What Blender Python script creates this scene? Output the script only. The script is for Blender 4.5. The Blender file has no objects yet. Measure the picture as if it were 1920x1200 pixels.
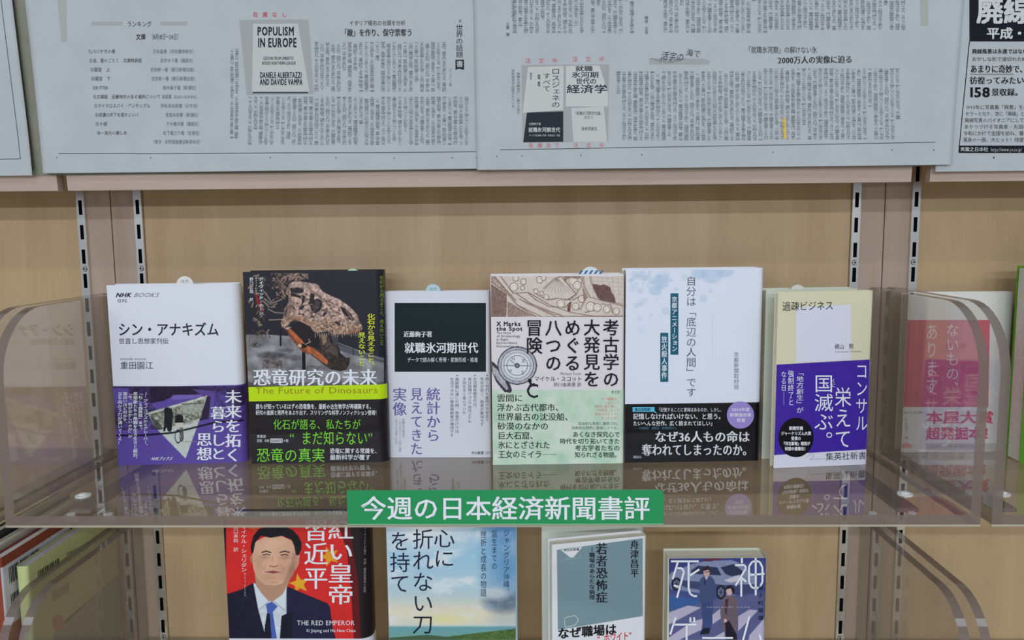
import bpy, math, random
import numpy as np
from mathutils import Matrix, Vector

# ---------------------------------------------------------------- camera, light, exposure
EYE = 1.45                                    # eye height above the floor (metres)
FPX, CAM_D, CAM_X, PITCH, YAW, ROLL = 1500.0, .9377, .0405, .1129, -.022, -.0092
SC = bpy.context.scene
COL = SC.collection
_f = np.array([math.sin(YAW)*math.cos(PITCH), math.cos(YAW)*math.cos(PITCH), -math.sin(PITCH)])
_r = np.cross(_f, [0, 0, 1]); _r /= np.linalg.norm(_r); _u = np.cross(_r, _f)
_r, _u = _r*math.cos(ROLL)+_u*math.sin(ROLL), -_r*math.sin(ROLL)+_u*math.cos(ROLL)
CAM = np.array([CAM_X, -CAM_D, EYE])
cd = bpy.data.cameras.new('camera'); cam = bpy.data.objects.new('camera', cd); COL.objects.link(cam)
cd.sensor_width = 36; cd.lens = FPX/1920*36; cd.clip_start = .01; cd.clip_end = 50
cam.matrix_world = Matrix(((_r[0], _u[0], -_f[0], CAM[0]), (_r[1], _u[1], -_f[1], CAM[1]),
                           (_r[2], _u[2], -_f[2], CAM[2]), (0, 0, 0, 1)))
SC.camera = cam

w = bpy.data.worlds.new('shop_surroundings'); SC.world = w; w.use_nodes = True
bg = w.node_tree.nodes['Background']
bg.inputs[0].default_value = (.735, .82, 1.0, 1); bg.inputs[1].default_value = .325
def tube(x, y, z, power, length=1.2, width=.07):
    l = bpy.data.lights.new('fluorescent_tube', 'AREA'); l.shape = 'RECTANGLE'
    l.size = length; l.size_y = width; l.energy = power; l.color = (.76, .85, 1.0)
    o = bpy.data.objects.new('fluorescent_tube', l); COL.objects.link(o); o.location = (x, y, z)
    o.rotation_euler = (math.radians(28), 0, 0)
for yy, pw in ((-1.3, 2.2), (-3.7, 15.0), (-7.3, 58.0)):
    for xx in (-1.9, -.2, 1.5):
        tube(xx, yy, 2.66, pw)
SC.view_settings.view_transform = 'Standard'; SC.view_settings.look = 'None'
SC.view_settings.gamma = 1; SC.view_settings.use_curve_mapping = False
SC.view_settings.exposure = 0.24
SC.cycles.transparent_max_bounces = 32
SC.cycles.max_bounces = 10

# ---------------------------------------------------------------- helpers
def at(px, py, X=None, Y=None, Z=None):       # a sight line met with a plane of the place
    d = _f + _r*(px-960)/FPX - _u*(py-600)/FPX
    if X is not None: t = (X-CAM[0])/d[0]
    elif Y is not None: t = (Y-CAM[1])/d[1]
    else: t = (Z-CAM[2])/d[2]
    return CAM + d*t
def ray(px, py):
    return _f + _r*(px-960)/FPX - _u*(py-600)/FPX
def lin(c):
    c = np.asarray(c, dtype=float)/255.
    return np.where(c <= .04045, c/12.92, ((c+.055)/1.055)**2.4)
LIT = lin((207, 213, 231))/np.array([.80, .80, .82])
def alb(c):                                   # a printed colour, taken relative to white paper
    return np.clip(lin(c)/LIT*1.0-.006, .003, .92)

_m = {}
def mat(c, rough=.5, spec=.3, metal=0., key=None, bump=0., noise=0., scale=60., coat=0.):
    k = (tuple(c), rough, spec, metal, bump, noise, scale, coat)
    if k in _m: return _m[k]
    m = bpy.data.materials.new(key or 'print_ink'); m.use_nodes = True
    nt = m.node_tree; b = nt.nodes['Principled BSDF']; a = alb(c)
    b.inputs['Base Color'].default_value = (*a, 1); b.inputs['Roughness'].default_value = rough
    b.inputs['Specular IOR Level'].default_value = spec; b.inputs['Metallic'].default_value = metal
    if coat: b.inputs['Coat Weight'].default_value = coat*.35; b.inputs['Coat Roughness'].default_value = .08
    if noise or bump:
        tc = nt.nodes.new('ShaderNodeTexCoord'); n = nt.nodes.new('ShaderNodeTexNoise')
        n.inputs['Scale'].default_value = scale; n.inputs['Detail'].default_value = 5
        nt.links.new(tc.outputs['Object'], n.inputs['Vector'])
        if noise:
            r = nt.nodes.new('ShaderNodeValToRGB')
            r.color_ramp.elements[0].position = .3; r.color_ramp.elements[1].position = .7
            r.color_ramp.elements[0].color = (*np.clip(a*(1-noise), 0, 1), 1)
            r.color_ramp.elements[1].color = (*np.clip(a*(1+noise), 0, 1), 1)
            nt.links.new(n.outputs[0], r.inputs[0]); nt.links.new(r.outputs[0], b.inputs['Base Color'])
        if bump:
            bp = nt.nodes.new('ShaderNodeBump'); bp.inputs['Strength'].default_value = bump
            bp.inputs['Distance'].default_value = .001
            nt.links.new(n.outputs[0], bp.inputs['Height']); nt.links.new(bp.outputs[0], b.inputs['Normal'])
    _m[k] = m; return m
def mat_attr(rough=.35, coat=0., spec=.2):
    k = ('attr', rough, coat)
    if k in _m: return _m[k]
    m = bpy.data.materials.new('printed_picture'); m.use_nodes = True
    nt = m.node_tree; b = nt.nodes['Principled BSDF']
    a = nt.nodes.new('ShaderNodeVertexColor'); a.layer_name = 'print'
    nt.links.new(a.outputs[0], b.inputs['Base Color']); b.inputs['Roughness'].default_value = rough
    b.inputs['Specular IOR Level'].default_value = spec
    if coat: b.inputs['Coat Weight'].default_value = coat*.35; b.inputs['Coat Roughness'].default_value = .06
    _m[k] = m; return m
def wood(c1, c2, name, rough=.38, sx=9., sz=.9, contrast=1.):
    m = bpy.data.materials.new(name); m.use_nodes = True
    nt = m.node_tree; b = nt.nodes['Principled BSDF']
    tc = nt.nodes.new('ShaderNodeTexCoord'); mp = nt.nodes.new('ShaderNodeMapping')
    mp.inputs['Scale'].default_value = (sx, sx, sz); nt.links.new(tc.outputs['Object'], mp.inputs[0])
    n = nt.nodes.new('ShaderNodeTexNoise'); n.inputs['Scale'].default_value = 2.2
    n.inputs['Detail'].default_value = 4; n.inputs['Distortion'].default_value = .6
    nt.links.new(mp.outputs[0], n.inputs['Vector'])
    n2 = nt.nodes.new('ShaderNodeTexNoise'); n2.inputs['Scale'].default_value = 26; n2.inputs['Detail'].default_value = 3
    nt.links.new(mp.outputs[0], n2.inputs['Vector'])
    mx = nt.nodes.new('ShaderNodeMath'); mx.operation = 'MULTIPLY_ADD'
    mx.inputs[1].default_value = .28; nt.links.new(n2.outputs[0], mx.inputs[0]); nt.links.new(n.outputs[0], mx.inputs[2])
    r = nt.nodes.new('ShaderNodeValToRGB'); r.color_ramp.elements[0].position = .42; r.color_ramp.elements[1].position = .86
    r.color_ramp.elements[0].color = (*alb(c1), 1); r.color_ramp.elements[1].color = (*alb(c2), 1)
    nt.links.new(mx.outputs[0], r.inputs[0]); nt.links.new(r.outputs[0], b.inputs['Base Color'])
    b.inputs['Roughness'].default_value = rough; b.inputs['Specular IOR Level'].default_value = .35
    return m
def acrylic(name, tint, haze, hazecol, rough=.02, refl=1.):
    m = bpy.data.materials.new(name); m.use_nodes = True
    nt = m.node_tree; nt.nodes.clear(); L = nt.links.new
    out = nt.nodes.new('ShaderNodeOutputMaterial')
    tr = nt.nodes.new('ShaderNodeBsdfTransparent'); tr.inputs[0].default_value = (*tint, 1)
    df = nt.nodes.new('ShaderNodeBsdfDiffuse'); df.inputs[0].default_value = (*alb(hazecol), 1)
    m1 = nt.nodes.new('ShaderNodeMixShader'); m1.inputs[0].default_value = haze
    L(tr.outputs[0], m1.inputs[1]); L(df.outputs[0], m1.inputs[2])
    gl = nt.nodes.new('ShaderNodeBsdfGlossy'); gl.inputs['Roughness'].default_value = rough
    fr = nt.nodes.new('ShaderNodeFresnel'); fr.inputs[0].default_value = 1.5
    ge = nt.nodes.new('ShaderNodeNewGeometry')
    sub = nt.nodes.new('ShaderNodeMath'); sub.operation = 'SUBTRACT'; sub.inputs[0].default_value = 1
    L(ge.outputs['Backfacing'], sub.inputs[1])
    mu = nt.nodes.new('ShaderNodeMath'); mu.operation = 'MULTIPLY'; L(fr.outputs[0], mu.inputs[0]); L(sub.outputs[0], mu.inputs[1])
    mu2 = nt.nodes.new('ShaderNodeMath'); mu2.operation = 'MULTIPLY'; mu2.use_clamp = True
    L(mu.outputs[0], mu2.inputs[0]); mu2.inputs[1].default_value = refl
    m2 = nt.nodes.new('ShaderNodeMixShader'); L(mu2.outputs[0], m2.inputs[0])
    L(m1.outputs[0], m2.inputs[1]); L(gl.outputs[0], m2.inputs[2]); L(m2.outputs[0], out.inputs[0])
    return m

def tag(o, label, cat, group=None):
    o['label'] = label; o['category'] = cat
    if group: o['group'] = group
    return o
def thing(name, loc, rz, label, cat, group=None):
    o = bpy.data.objects.new(name, None); COL.objects.link(o); o.empty_display_size = .02
    o.location = loc; o.rotation_euler = (0, 0, rz); return tag(o, label, cat, group)
def mesh(name, verts, faces, m, parent=None, smooth=False, mi=None):
    me = bpy.data.meshes.new(name); me.from_pydata([tuple(map(float, v)) for v in verts], [], [tuple(int(i) for i in f) for f in faces])
    for k in (m if isinstance(m, (list, tuple)) else [m]): me.materials.append(k)
    if mi is not None: me.polygons.foreach_set('material_index', mi)
    if smooth: me.polygons.foreach_set('use_smooth', [True]*len(me.polygons))
    me.update(); o = bpy.data.objects.new(name, me); COL.objects.link(o)
    if parent is not None: o.parent = parent
    return o
def tris(name, V, T, m, parent):              # fast path for many triangles
    me = bpy.data.meshes.new(name); n = len(T)
    me.vertices.add(len(V)); me.vertices.foreach_set('co', V.astype(np.float32).ravel())
    me.loops.add(3*n); me.loops.foreach_set('vertex_index', T.astype(np.int32).ravel())
    me.polygons.add(n); me.polygons.foreach_set('loop_start', np.arange(0, 3*n, 3, dtype=np.int32))
    me.materials.append(m); me.update(calc_edges=True); me.validate()
    o = bpy.data.objects.new(name, me); COL.objects.link(o)
    if parent is not None: o.parent = parent
    return o
class MB:                                     # collects boxes, prisms, cylinders into one mesh
    def __init__(s): s.v = []; s.f = []; s.mi = []
    def add(s, v, f, mi=0):
        b = len(s.v); s.v += list(v); s.f += [tuple(i+b for i in q) for q in f]; s.mi += [mi]*len(f); return s
    def box(s, x0, x1, y0, y1, z0, z1, mi=0, c=0.):
        if not c:
            v = [(x, y, z) for z in (z0, z1) for y in (y0, y1) for x in (x0, x1)]
            return s.add(v, [(0, 2, 3, 1), (4, 5, 7, 6), (0, 1, 5, 4), (2, 6, 7, 3), (0, 4, 6, 2), (1, 3, 7, 5)], mi)
        xs, ys, zs = (x0, x0+c, x1-c, x1), (y0, y0+c, y1-c, y1), (z0, z0+c, z1-c, z1)
        v = []; idx = {}
        def P(i, j, k):
            if (i, j, k) not in idx: idx[(i, j, k)] = len(v); v.append((xs[i], ys[j], zs[k]))
            return idx[(i, j, k)]
        F = []
        for e in (0, 3):
            q = [P(e, 1, 1), P(e, 2, 1), P(e, 2, 2), P(e, 1, 2)]; F.append(q if e else q[::-1])
            q = [P(1, e, 1), P(1, e, 2), P(2, e, 2), P(2, e, 1)]; F.append(q if e else q[::-1])
            q = [P(1, 1, e), P(2, 1, e), P(2, 2, e), P(1, 2, e)]; F.append(q if e else q[::-1])
        for a in (0, 3):
            for b_ in (0, 3):
                ia = 1 if a == 0 else 2; ib = 1 if b_ == 0 else 2; sg = (a == 0) != (b_ == 0)
                q = [P(a, ib, 1), P(a, ib, 2), P(ia, b_, 2), P(ia, b_, 1)]; F.append(q[::-1] if sg else q)
                q = [P(a, 1, ib), P(ia, 1, b_), P(ia, 2, b_), P(a, 2, ib)]; F.append(q[::-1] if sg else q)
                q = [P(1, a, ib), P(2, a, ib), P(2, ia, b_), P(1, ia, b_)]; F.append(q[::-1] if sg else q)
        for a in (0, 3):
            for b_ in (0, 3):
                for c_ in (0, 3):
                    ia, ib, ic = [1 if t == 0 else 2 for t in (a, b_, c_)]
                    q = [P(a, ib, ic), P(ia, b_, ic), P(ia, ib, c_)]
                    F.append(q if ((a > 0)+(b_ > 0)+(c_ > 0)) % 2 else q[::-1])
        return s.add(v, F, mi)
    def cyl(s, c, r, h, axis=2, n=20, mi=0, r2=None):
        r2 = r if r2 is None else r2; v = []
        for k, (rr, hh) in enumerate(((r, 0), (r2, h))):
            for i in range(n):
                a = 2*math.pi*i/n; p = [0, 0, 0]; p[(axis+1) % 3] = rr*math.cos(a); p[(axis+2) % 3] = rr*math.sin(a); p[axis] = hh
                v.append((p[0]+c[0], p[1]+c[1], p[2]+c[2]))
        f = [(i, (i+1) % n, n+(i+1) % n, n+i) for i in range(n)]+[tuple(range(n))[::-1], tuple(range(n, 2*n))]
        return s.add(v, f, mi)
    def prism(s, pts, axis, a, b, mi=0, mside=None):   # outline in the other two axes, swept from a to b
        n = len(pts); v = []
        for t in (a, b):
            for p in pts:
                q = [0, 0, 0]; q[axis] = t; o = [i for i in range(3) if i != axis]; q[o[0]], q[o[1]] = p; v.append(tuple(q))
        s.add(v, [tuple(range(n))[::-1], tuple(range(n, 2*n))], mi)
        f = [(i, (i+1) % n, n+(i+1) % n, n+i) for i in range(n)]
        return s.add(v, f, mi if mside is None else mside)
    def build(s, name, m, parent=None, smooth=False):
        return mesh(name, s.v, s.f, m, parent, smooth, s.mi if isinstance(m, (list, tuple)) else None)

# ---------------------------------------------------------------- glyphs (shapes of the letters, laid flat on paper)
_ts = bpy.data.scenes.new('type_case'); _tc = {}
_cur = bpy.data.curves.new('type', 'FONT'); _to = bpy.data.objects.new('type', _cur); _ts.collection.objects.link(_to)
def glyph(ch, wt=0., res=2):
    k = (ch, wt, res)
    if k in _tc: return _tc[k]
    _cur.body = ch; _cur.offset = wt; _cur.resolution_u = res
    _ts.view_layers[0].update(); dg = _ts.view_layers[0].depsgraph
    me = _to.evaluated_get(dg).to_mesh(); me.calc_loop_triangles()
    V = np.empty(len(me.vertices)*3, np.float32); me.vertices.foreach_get('co', V); V = V.reshape(-1, 3)[:, :2].astype(float)
    T = np.empty(len(me.loop_triangles)*3, np.int32); me.loop_triangles.foreach_get('vertices', T); T = T.reshape(-1, 3)
    if len(V) and len(T):
        a = V[T[:, 0]]; b = V[T[:, 1]]; c = V[T[:, 2]]
        cr = (b[:, 0]-a[:, 0])*(c[:, 1]-a[:, 1])-(b[:, 1]-a[:, 1])*(c[:, 0]-a[:, 0])
        T[cr < 0] = T[cr < 0][:, ::-1]
    _to.evaluated_get(dg).to_mesh_clear()
    adv = 1.0 if ord(ch) > 0x2000 else (.3 if not len(V) else float(V[:, 0].max())+.07)
    _tc[k] = (V, T, adv); return _tc[k]
W = {'l': -.009, 'r': 0., 'b': .016, 'h': .03}
SMALL = 'っゃゅょァィゥェォッャュョぁぃぅぇぉ'
ROT = '「」『』（）ー─―…～(){}“”'
COPIES = {'l': ((0, 0),), 'r': ((0, 0),), 'b': ((-.013, -.009), (.013, -.009), (-.013, .009), (.013, .009)),
          'h': ((-.03, -.02), (.03, -.02), (-.03, .02), (.03, .02), (0, 0)), 'm': ((-.012, 0), (.012, 0)), 'mb': ((-.026, 0), (0, 0), (.026, 0))}
def setrun(text, kind='h', style='r', res=2):  # glyph outlines in line units; vertical lines run down
    Vs, Ts, Ls, n, pen = [], [], [], 0, 0.
    for ch in text:
        if kind == 'h':
            if ch == '　': pen += 1; continue
            V, T, adv = glyph(ch, 0., res)
            if len(V): V = V+[pen, 0]
            pen += adv+(.04 if style == 'h' and ord(ch) < 0x2000 else 0)
        else:
            if ch in '　 ': pen += 1 if ch == '　' else .5; continue
            V, T, adv = glyph(ch, 0., res)
            if len(V):
                if ch in ROT: V = np.c_[.5+(V[:, 1]-.38), .38-(V[:, 0]-.5)]
                elif ch in '、。，．': V = V+[.58, .58]
                elif ch in SMALL: V = V+[.08, .09]
                elif ord(ch) < 0x2000: V = V+[.5-V[:, 0].mean(), 0]
                V = V+[0, -pen]
            pen += 1
        if len(V):
            for k, d in enumerate(COPIES[style]):
                Vs.append(V+d); Ts.append(T+n); Ls.append(np.full(len(V), k*3e-5)); n += len(V)
    if not Vs: return np.zeros((0, 2)), np.zeros((0, 3), int), pen, 0
    return np.concatenate(Vs), np.concatenate(Ts), pen, np.concatenate(Ls)

class Paper:
    """A printed surface: px() finds a place on it, pt() gives the 3-D point, ink gathers per colour."""
    lim = .005; flat = 9.; flat0 = -9.
    def __init__(s, parent, px, pt, rough=.5, coat=0.):
        s.parent, s.px, s.pt, s.rough, s.coat = parent, px, pt, rough, coat; s.ink = {}
    def put(s, V, T, col, off, name='lettering', one=False):
        key = (tuple(col), name) if one else (tuple(col), name, len(s.ink))
        s.ink.setdefault(key, []).append((s.pt(V[:, 0], V[:, 1], off), T))
    def run(s, kind, text, x0, y0, x1, y1, col, style='r', off=.00022, sl=0., name='lettering', res=2, shear=0.):
        V, T, n, lay = setrun(text, kind, style, res)
        if not len(V): return
        tl = np.array(s.px(x0, y0)); tr = np.array(s.px(x1, y0+sl)); bl = np.array(s.px(x0, y1)); br = np.array(s.px(x1, y1+sl))
        if kind == 'h':
            asc = all(ord(c) < 0x2000 for c in text)
            lo, hi = (0., .70) if asc else (-.08, .84)
            a, b = (0., n-.06) if asc else (.04, n-.04)
            S = (V[:, 0]-a)/(b-a); t = (V[:, 1]-lo)/(hi-lo)
        else:
            S = (V[:, 0]-.04)/.92; t = 1-(.84-V[:, 1])/(n-.08)
        S = S+shear*(t-.5)
        S = S[:, None]; t = t[:, None]
        uv = (bl*(1-S)+br*S)*(1-t)+(tl*(1-S)+tr*S)*t
        if np.ptp(uv, 0).min() > .005 and res > 1:     # large letters: strokes that cross must not lie in exactly one plane
            uv = uv[T].reshape(-1, 2); lay = np.broadcast_to(lay, len(S))[T].reshape(-1)+np.repeat(np.arange(len(T)) % 6, 3)*1.2e-5
            T = np.arange(len(uv)).reshape(-1, 3)
        if uv[:, 0].max() > s.flat or uv[:, 0].min() < s.flat0:
            q, T = s.tess(np.c_[uv, np.broadcast_to(lay, len(uv))], T, .0014); uv = q[:, :2]; lay = q[:, 2]
        s.put(uv, T, col, off+lay, name)
    def h(s, *a, **k): s.run('h', *a, **k)
    def v(s, *a, **k): s.run('v', *a, **k)
    @staticmethod
    def tess(P, T, lim=.005):
        for _ in range(24):                    # fine enough to follow bent paper
            tri = P[T]; e = np.linalg.norm(tri-np.roll(tri, -1, 1), axis=2); big = e.max(1) > lim
            if not big.any(): break
            keep = T[~big]; B = T[big]; lg = e[big].argmax(1)
            B = np.stack([B[np.arange(len(B)), (lg+i) % 3] for i in range(3)], 1)
            ed = np.sort(B[:, :2], 1); uq, inv = np.unique(ed, axis=0, return_inverse=True); inv = inv.ravel()
            M = (P[uq[:, 0]]+P[uq[:, 1]])/2; mi = len(P)+inv; P = np.concatenate([P, M])
            T = np.concatenate([keep, np.stack([B[:, 0], mi, B[:, 2]], 1), np.stack([mi, B[:, 1], B[:, 2]], 1)])
            # (hairline T-joints are harmless: neighbours split their shared edge at the same middle point)
        return P, T
    def patch(s, uv, col, off=.00012, name='printed_block', one=False):   # a convex patch given on the paper itself
        P = np.array(uv, float); T = np.array([(0, i, i+1) for i in range(1, len(P)-1)])
        P, T = s.tess(P, T, s.lim); s.put(P, T, col, off, name, one)
    def poly(s, pts, col, off=.00012, name='printed_block', one=False):
        P = np.array([s.px(*p) for p in pts]); n = len(P)
        T = np.array([(0, i, i+1) for i in range(1, n-1)])
        a, b, c = P[T[0]]
        if (b[0]-a[0])*(c[1]-a[1])-(b[1]-a[1])*(c[0]-a[0]) < 0: T = T[:, ::-1]
        P, T = s.tess(P, T, s.lim)
        s.put(P, T, col, off, name, one)
    def rect(s, x0, y0, x1, y1, col, off=.00012, name='printed_block', sl=0.):
        s.poly(((x0, y0), (x1, y0+sl), (x1, y1+sl), (x0, y1)), col, off, name)
    def disc(s, x, y, r, col, off=.00016, name='printed_seal', ry=None):
        s.poly([(x+r*math.cos(a*math.pi/18), y+(ry or r)*math.sin(a*math.pi/18)) for a in range(36)], col, off, name)
    def line(s, pts, wd, col, off=.00018, name='printed_line'):
        s.n = getattr(s, 'n', 0)+1; name = (name, s.n)
        for (x0, y0), (x1, y1) in zip(pts[:-1], pts[1:]):
            L = math.hypot(x1-x0, y1-y0) or 1; nx, ny = -(y1-y0)/L*wd/2, (x1-x0)/L*wd/2
            s.poly(((x0+nx, y0+ny), (x1+nx, y1+ny), (x1-nx, y1-ny), (x0-nx, y0-ny)), col, off, name, True)
    def cols(s, x0, y0, x1, y1, n, m, col, rng, style='r', pool=None, skip=.05, off=.0003, name='article_text'):
        tl = np.array(s.px(x0, y0)); br = np.array(s.px(x1, y1)); bl = np.array(s.px(x0, y1)); tr = np.array(s.px(x1, y0))
        for i in range(n):
            L = m if rng.random() > skip*3 else rng.randint(max(2, m//3), m)
            st = 1 if rng.random() < skip*2 else 0
            k = rng.randint(0, len(pool)-L-1); txt = '　'*st+pool[k:k+L-st]
            V, T, q, lay = setrun(txt, 'v', style, 1)
            if not len(V): continue
            S = ((i+.5)/n+(V[:, 0]-.5)*.84/n)[:, None]; t = (1-(.84-V[:, 1])/m)[:, None]
            s.put((bl*(1-S)+br*S)*(1-t)+(tl*(1-S)+tr*S)*t, T, col, off+lay, name, True)
    def finish(s):
        for key, L in s.ink.items():
            col, name = key[:2]; V = []; name = name[0] if isinstance(name, tuple) else name; T = []; n = 0
            for a, b in L: V.append(a); T.append(b+n); n += len(a)
            o = tris(name, np.concatenate(V), np.concatenate(T), mat(col, s.rough, .2, coat=s.coat), s.parent)
            if name in ('article_text', 'bar_code', 'registration_mark', 'printed_edge'): o['kind'] = 'stuff'

# ---------------------------------------------------------------- pictures drawn in code, printed as colours on a fine grid
def vnoise(x, y, seed, oct=4):
    o = np.zeros_like(x, float); amp = 1.; tot = 0.
    for k in range(oct):
        xi = np.floor(x).astype(int); yi = np.floor(y).astype(int); fx = x-xi; fy = y-yi
        fx = fx*fx*(3-2*fx); fy = fy*fy*(3-2*fy)
        def hsh(a, b):
            h = (a*374761393+b*668265263+(seed+k)*982451653) & 0xffffffff
            h = ((h ^ (h >> 13))*1274126177) & 0xffffffff
            return ((h ^ (h >> 16)) & 0xffff)/65535.
        o += amp*((hsh(xi, yi)*(1-fx)+hsh(xi+1, yi)*fx)*(1-fy)+(hsh(xi, yi+1)*(1-fx)+hsh(xi+1, yi+1)*fx)*fy)
        tot += amp; amp *= .5; x = x*2.03+7.1; y = y*2.03+3.3
    return o/tot
class Pic:
    def __init__(s, x0, y0, x1, y1, bg=None, k=2):
        s.b = (x0, y0, x1, y1); s.k = k; s.w = int(round((x1-x0)*k)); s.h = int(round((y1-y0)*k))
        s.X, s.Y = np.meshgrid(x0+(np.arange(s.w)+.5)/k, y0+(np.arange(s.h)+.5)/k)
        s.c = np.zeros((s.h, s.w, 3)); s.a = np.zeros((s.h, s.w))
        if bg is not None: s.c[:] = bg; s.a[:] = 1
        s.o = (0, 0, 1.)
    def t(s, p):
        p = np.asarray(p, float); return p/s.o[2]+np.array(s.o[:2]) if s.o[2] != 1. else p
    def frame(s, ox, oy, sc): s.o = (ox, oy, sc); return s
    def mask(s, pts):
        P = s.t(pts); m = np.zeros((s.h, s.w), bool)
        x0, y0 = P.min(0); x1, y1 = P.max(0)
        i0 = max(0, int((y0-s.b[1])*s.k)-1); i1 = min(s.h, int((y1-s.b[1])*s.k)+2)
        j0 = max(0, int((x0-s.b[0])*s.k)-1); j1 = min(s.w, int((x1-s.b[0])*s.k)+2)
        if i1 <= i0 or j1 <= j0: return m
        X = s.X[i0:i1, j0:j1]; Y = s.Y[i0:i1, j0:j1]; q = m[i0:i1, j0:j1]
        for (ax, ay), (bx, by) in zip(P, np.roll(P, -1, 0)):
            if ay == by: continue
            q ^= ((ay > Y) != (by > Y)) & (X < (bx-ax)*(Y-ay)/(by-ay)+ax)
        return m
    def fill(s, m, col, al=1., tex=0., ts=3., seed=1):
        col = np.broadcast_to(np.asarray(col, float), s.c.shape)
        if tex: col = col*(1+tex*(vnoise(s.X/ts, s.Y/ts, seed)-.5)*2)[..., None]
        A = (m*al)[..., None] if m.dtype != bool else (m.astype(float)*al)[..., None]
        s.c = s.c*(1-A)+col*A; s.a = np.maximum(s.a, (A[..., 0] > .3)*1.)
    def poly(s, pts, col, al=1., tex=0., ts=3., seed=1): s.fill(s.mask(pts), col, al, tex, ts, seed)
    def ell(s, x, y, rx, ry, col, al=1., tex=0., ts=3., soft=0., seed=1, ring=0.):
        (x, y) = s.t((x, y)); rx /= s.o[2]; ry /= s.o[2]
        d = np.sqrt(((s.X-x)/rx)**2+((s.Y-y)/ry)**2)
        if ring: m = np.abs(d-1)*min(rx, ry) < ring/s.o[2]/2
        elif soft: m = np.clip((1-d)/soft, 0, 1)
        else: m = d < 1
        s.fill(m, col, al, tex, ts, seed)
    def line(s, pts, wd, col, al=1., soft=False):
        P = s.t(pts); wd = wd/s.o[2]; D = np.full((s.h, s.w), 1e9)
        x0, y0 = P.min(0)-wd-1; x1, y1 = P.max(0)+wd+1
        i0 = max(0, int((y0-s.b[1])*s.k)); i1 = min(s.h, int((y1-s.b[1])*s.k)+1)
        j0 = max(0, int((x0-s.b[0])*s.k)); j1 = min(s.w, int((x1-s.b[0])*s.k)+1)
        if i1 <= i0 or j1 <= j0: return
        X = s.X[i0:i1, j0:j1]; Y = s.Y[i0:i1, j0:j1]; q = D[i0:i1, j0:j1]
        for (ax, ay), (bx, by) in zip(P[:-1], P[1:]):
            dx, dy = bx-ax, by-ay; L = dx*dx+dy*dy or 1e-9
            t = np.clip(((X-ax)*dx+(Y-ay)*dy)/L, 0, 1)
            np.minimum(q, np.hypot(X-ax-t*dx, Y-ay-t*dy), out=q)
        m = np.clip((wd/2-D)*s.k+.5, 0, 1)
        s.fill(m, col, al)
    def grad(s, stops, axis=1, m=None):        # stops: (coordinate, colour)
        t = s.Y if axis else s.X; xs = [p[0] for p in stops]
        col = np.stack([np.interp(t, xs, [p[1][i] for p in stops]) for i in range(3)], -1)
        if m is None: s.c = col; s.a[:] = 1
        else: s.c = np.where(m[..., None], col, s.c); s.a = np.maximum(s.a, m)
    def place(s, paper, off=.00006, name='cover_picture', rough=.35, coat=0., step=None):
        k = s.k; step = step or k
        h = s.h//step; w_ = s.w//step
        c = s.c[:h*step, :w_*step].reshape(h, step, w_, step, 3).mean((1, 3)); a = s.a[:h*step, :w_*step].reshape(h, step, w_, step).mean((1, 3))
        x0, y0, x1, y1 = s.b
        gx = np.linspace(x0, x1, w_+1); gy = np.linspace(y0, y1, h+1)
        A, B, C_, D = [np.array(paper.px(*p)) for p in ((x0, y0), (x1, y0), (x1, y1), (x0, y1))]
        S, T = np.meshgrid((gx-x0)/(x1-x0), (gy-y0)/(y1-y0)); S = S.ravel()[:, None]; T = T.ravel()[:, None]
        uv = (A*(1-S)+B*S)*(1-T)+(D*(1-S)+C_*S)*T
        V = paper.pt(uv[:, 0], uv[:, 1], off)
        I = np.arange((w_+1)*(h+1)).reshape(h+1, w_+1)
        Q = np.stack([I[1:, :-1], I[1:, 1:], I[:-1, 1:], I[:-1, :-1]], -1).reshape(-1, 4)
        keep = a.ravel() > .4; Q = Q[keep]
        me = bpy.data.meshes.new(name); n = len(Q)
        me.vertices.add(len(V)); me.vertices.foreach_set('co', V.astype(np.float32).ravel())
        me.loops.add(4*n); me.loops.foreach_set('vertex_index', Q.astype(np.int32).ravel())
        me.polygons.add(n); me.polygons.foreach_set('loop_start', np.arange(0, 4*n, 4, dtype=np.int32))
        me.update(calc_edges=True)
        ca = me.color_attributes.new('print', 'FLOAT_COLOR', 'CORNER')
        cc = alb(np.clip(c, 0, 255)).reshape(-1, 3)[keep]
        cc = np.repeat(np.c_[cc, np.ones(n)], 4, 0)
        ca.data.foreach_set('color', cc.astype(np.float32).ravel())
        me.materials.append(mat_attr(rough, coat))
        o = bpy.data.objects.new(name, me); COL.objects.link(o); o.parent = paper.parent
        return o

# ---------------------------------------------------------------- materials of the place
M_panel = wood((166, 143, 112), (182, 161, 132), 'maple_laminate')
M_post = wood((158, 140, 129), (171, 154, 145), 'pinkish_laminate', sx=14.)
M_rail = wood((163, 146, 138), (178, 163, 157), 'pale_beech', rough=.45, sx=1.2, sz=22.)
M_groove = mat((74, 52, 42), .9, .1, key='dark_joint')
M_steel = mat((206, 208, 212), .25, .5, 1., key='zinc_plated_steel')
M_steel2 = mat((120, 120, 122), .35, .5, 1., key='dull_steel')
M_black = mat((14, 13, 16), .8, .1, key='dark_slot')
M_acr = acrylic('smoked_clear_acrylic', (.965, .96, .958), .08, (192, 186, 184), rough=.07, refl=1.8)
M_acrtop = acrylic('smoked_clear_acrylic_shelf', (.945, .935, .925), .08, (160, 154, 142), refl=1.6)
M_edge = acrylic('smoked_acrylic_edge', (.5, .47, .45), .72, (124, 112, 108), .12)
M_back = acrylic('smoked_acrylic_back_edge', (.8, .79, .77), .45, (150, 146, 132), .12)
M_edge_hilite = acrylic('acrylic_edge_highlight', (.7, .7, .68), .6, (196, 190, 176), .2)  # paler acrylic colour, carries the light line along the bottom front edge
M_nylon = mat((208, 210, 212), .4, .4, key='white_nylon')
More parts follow.
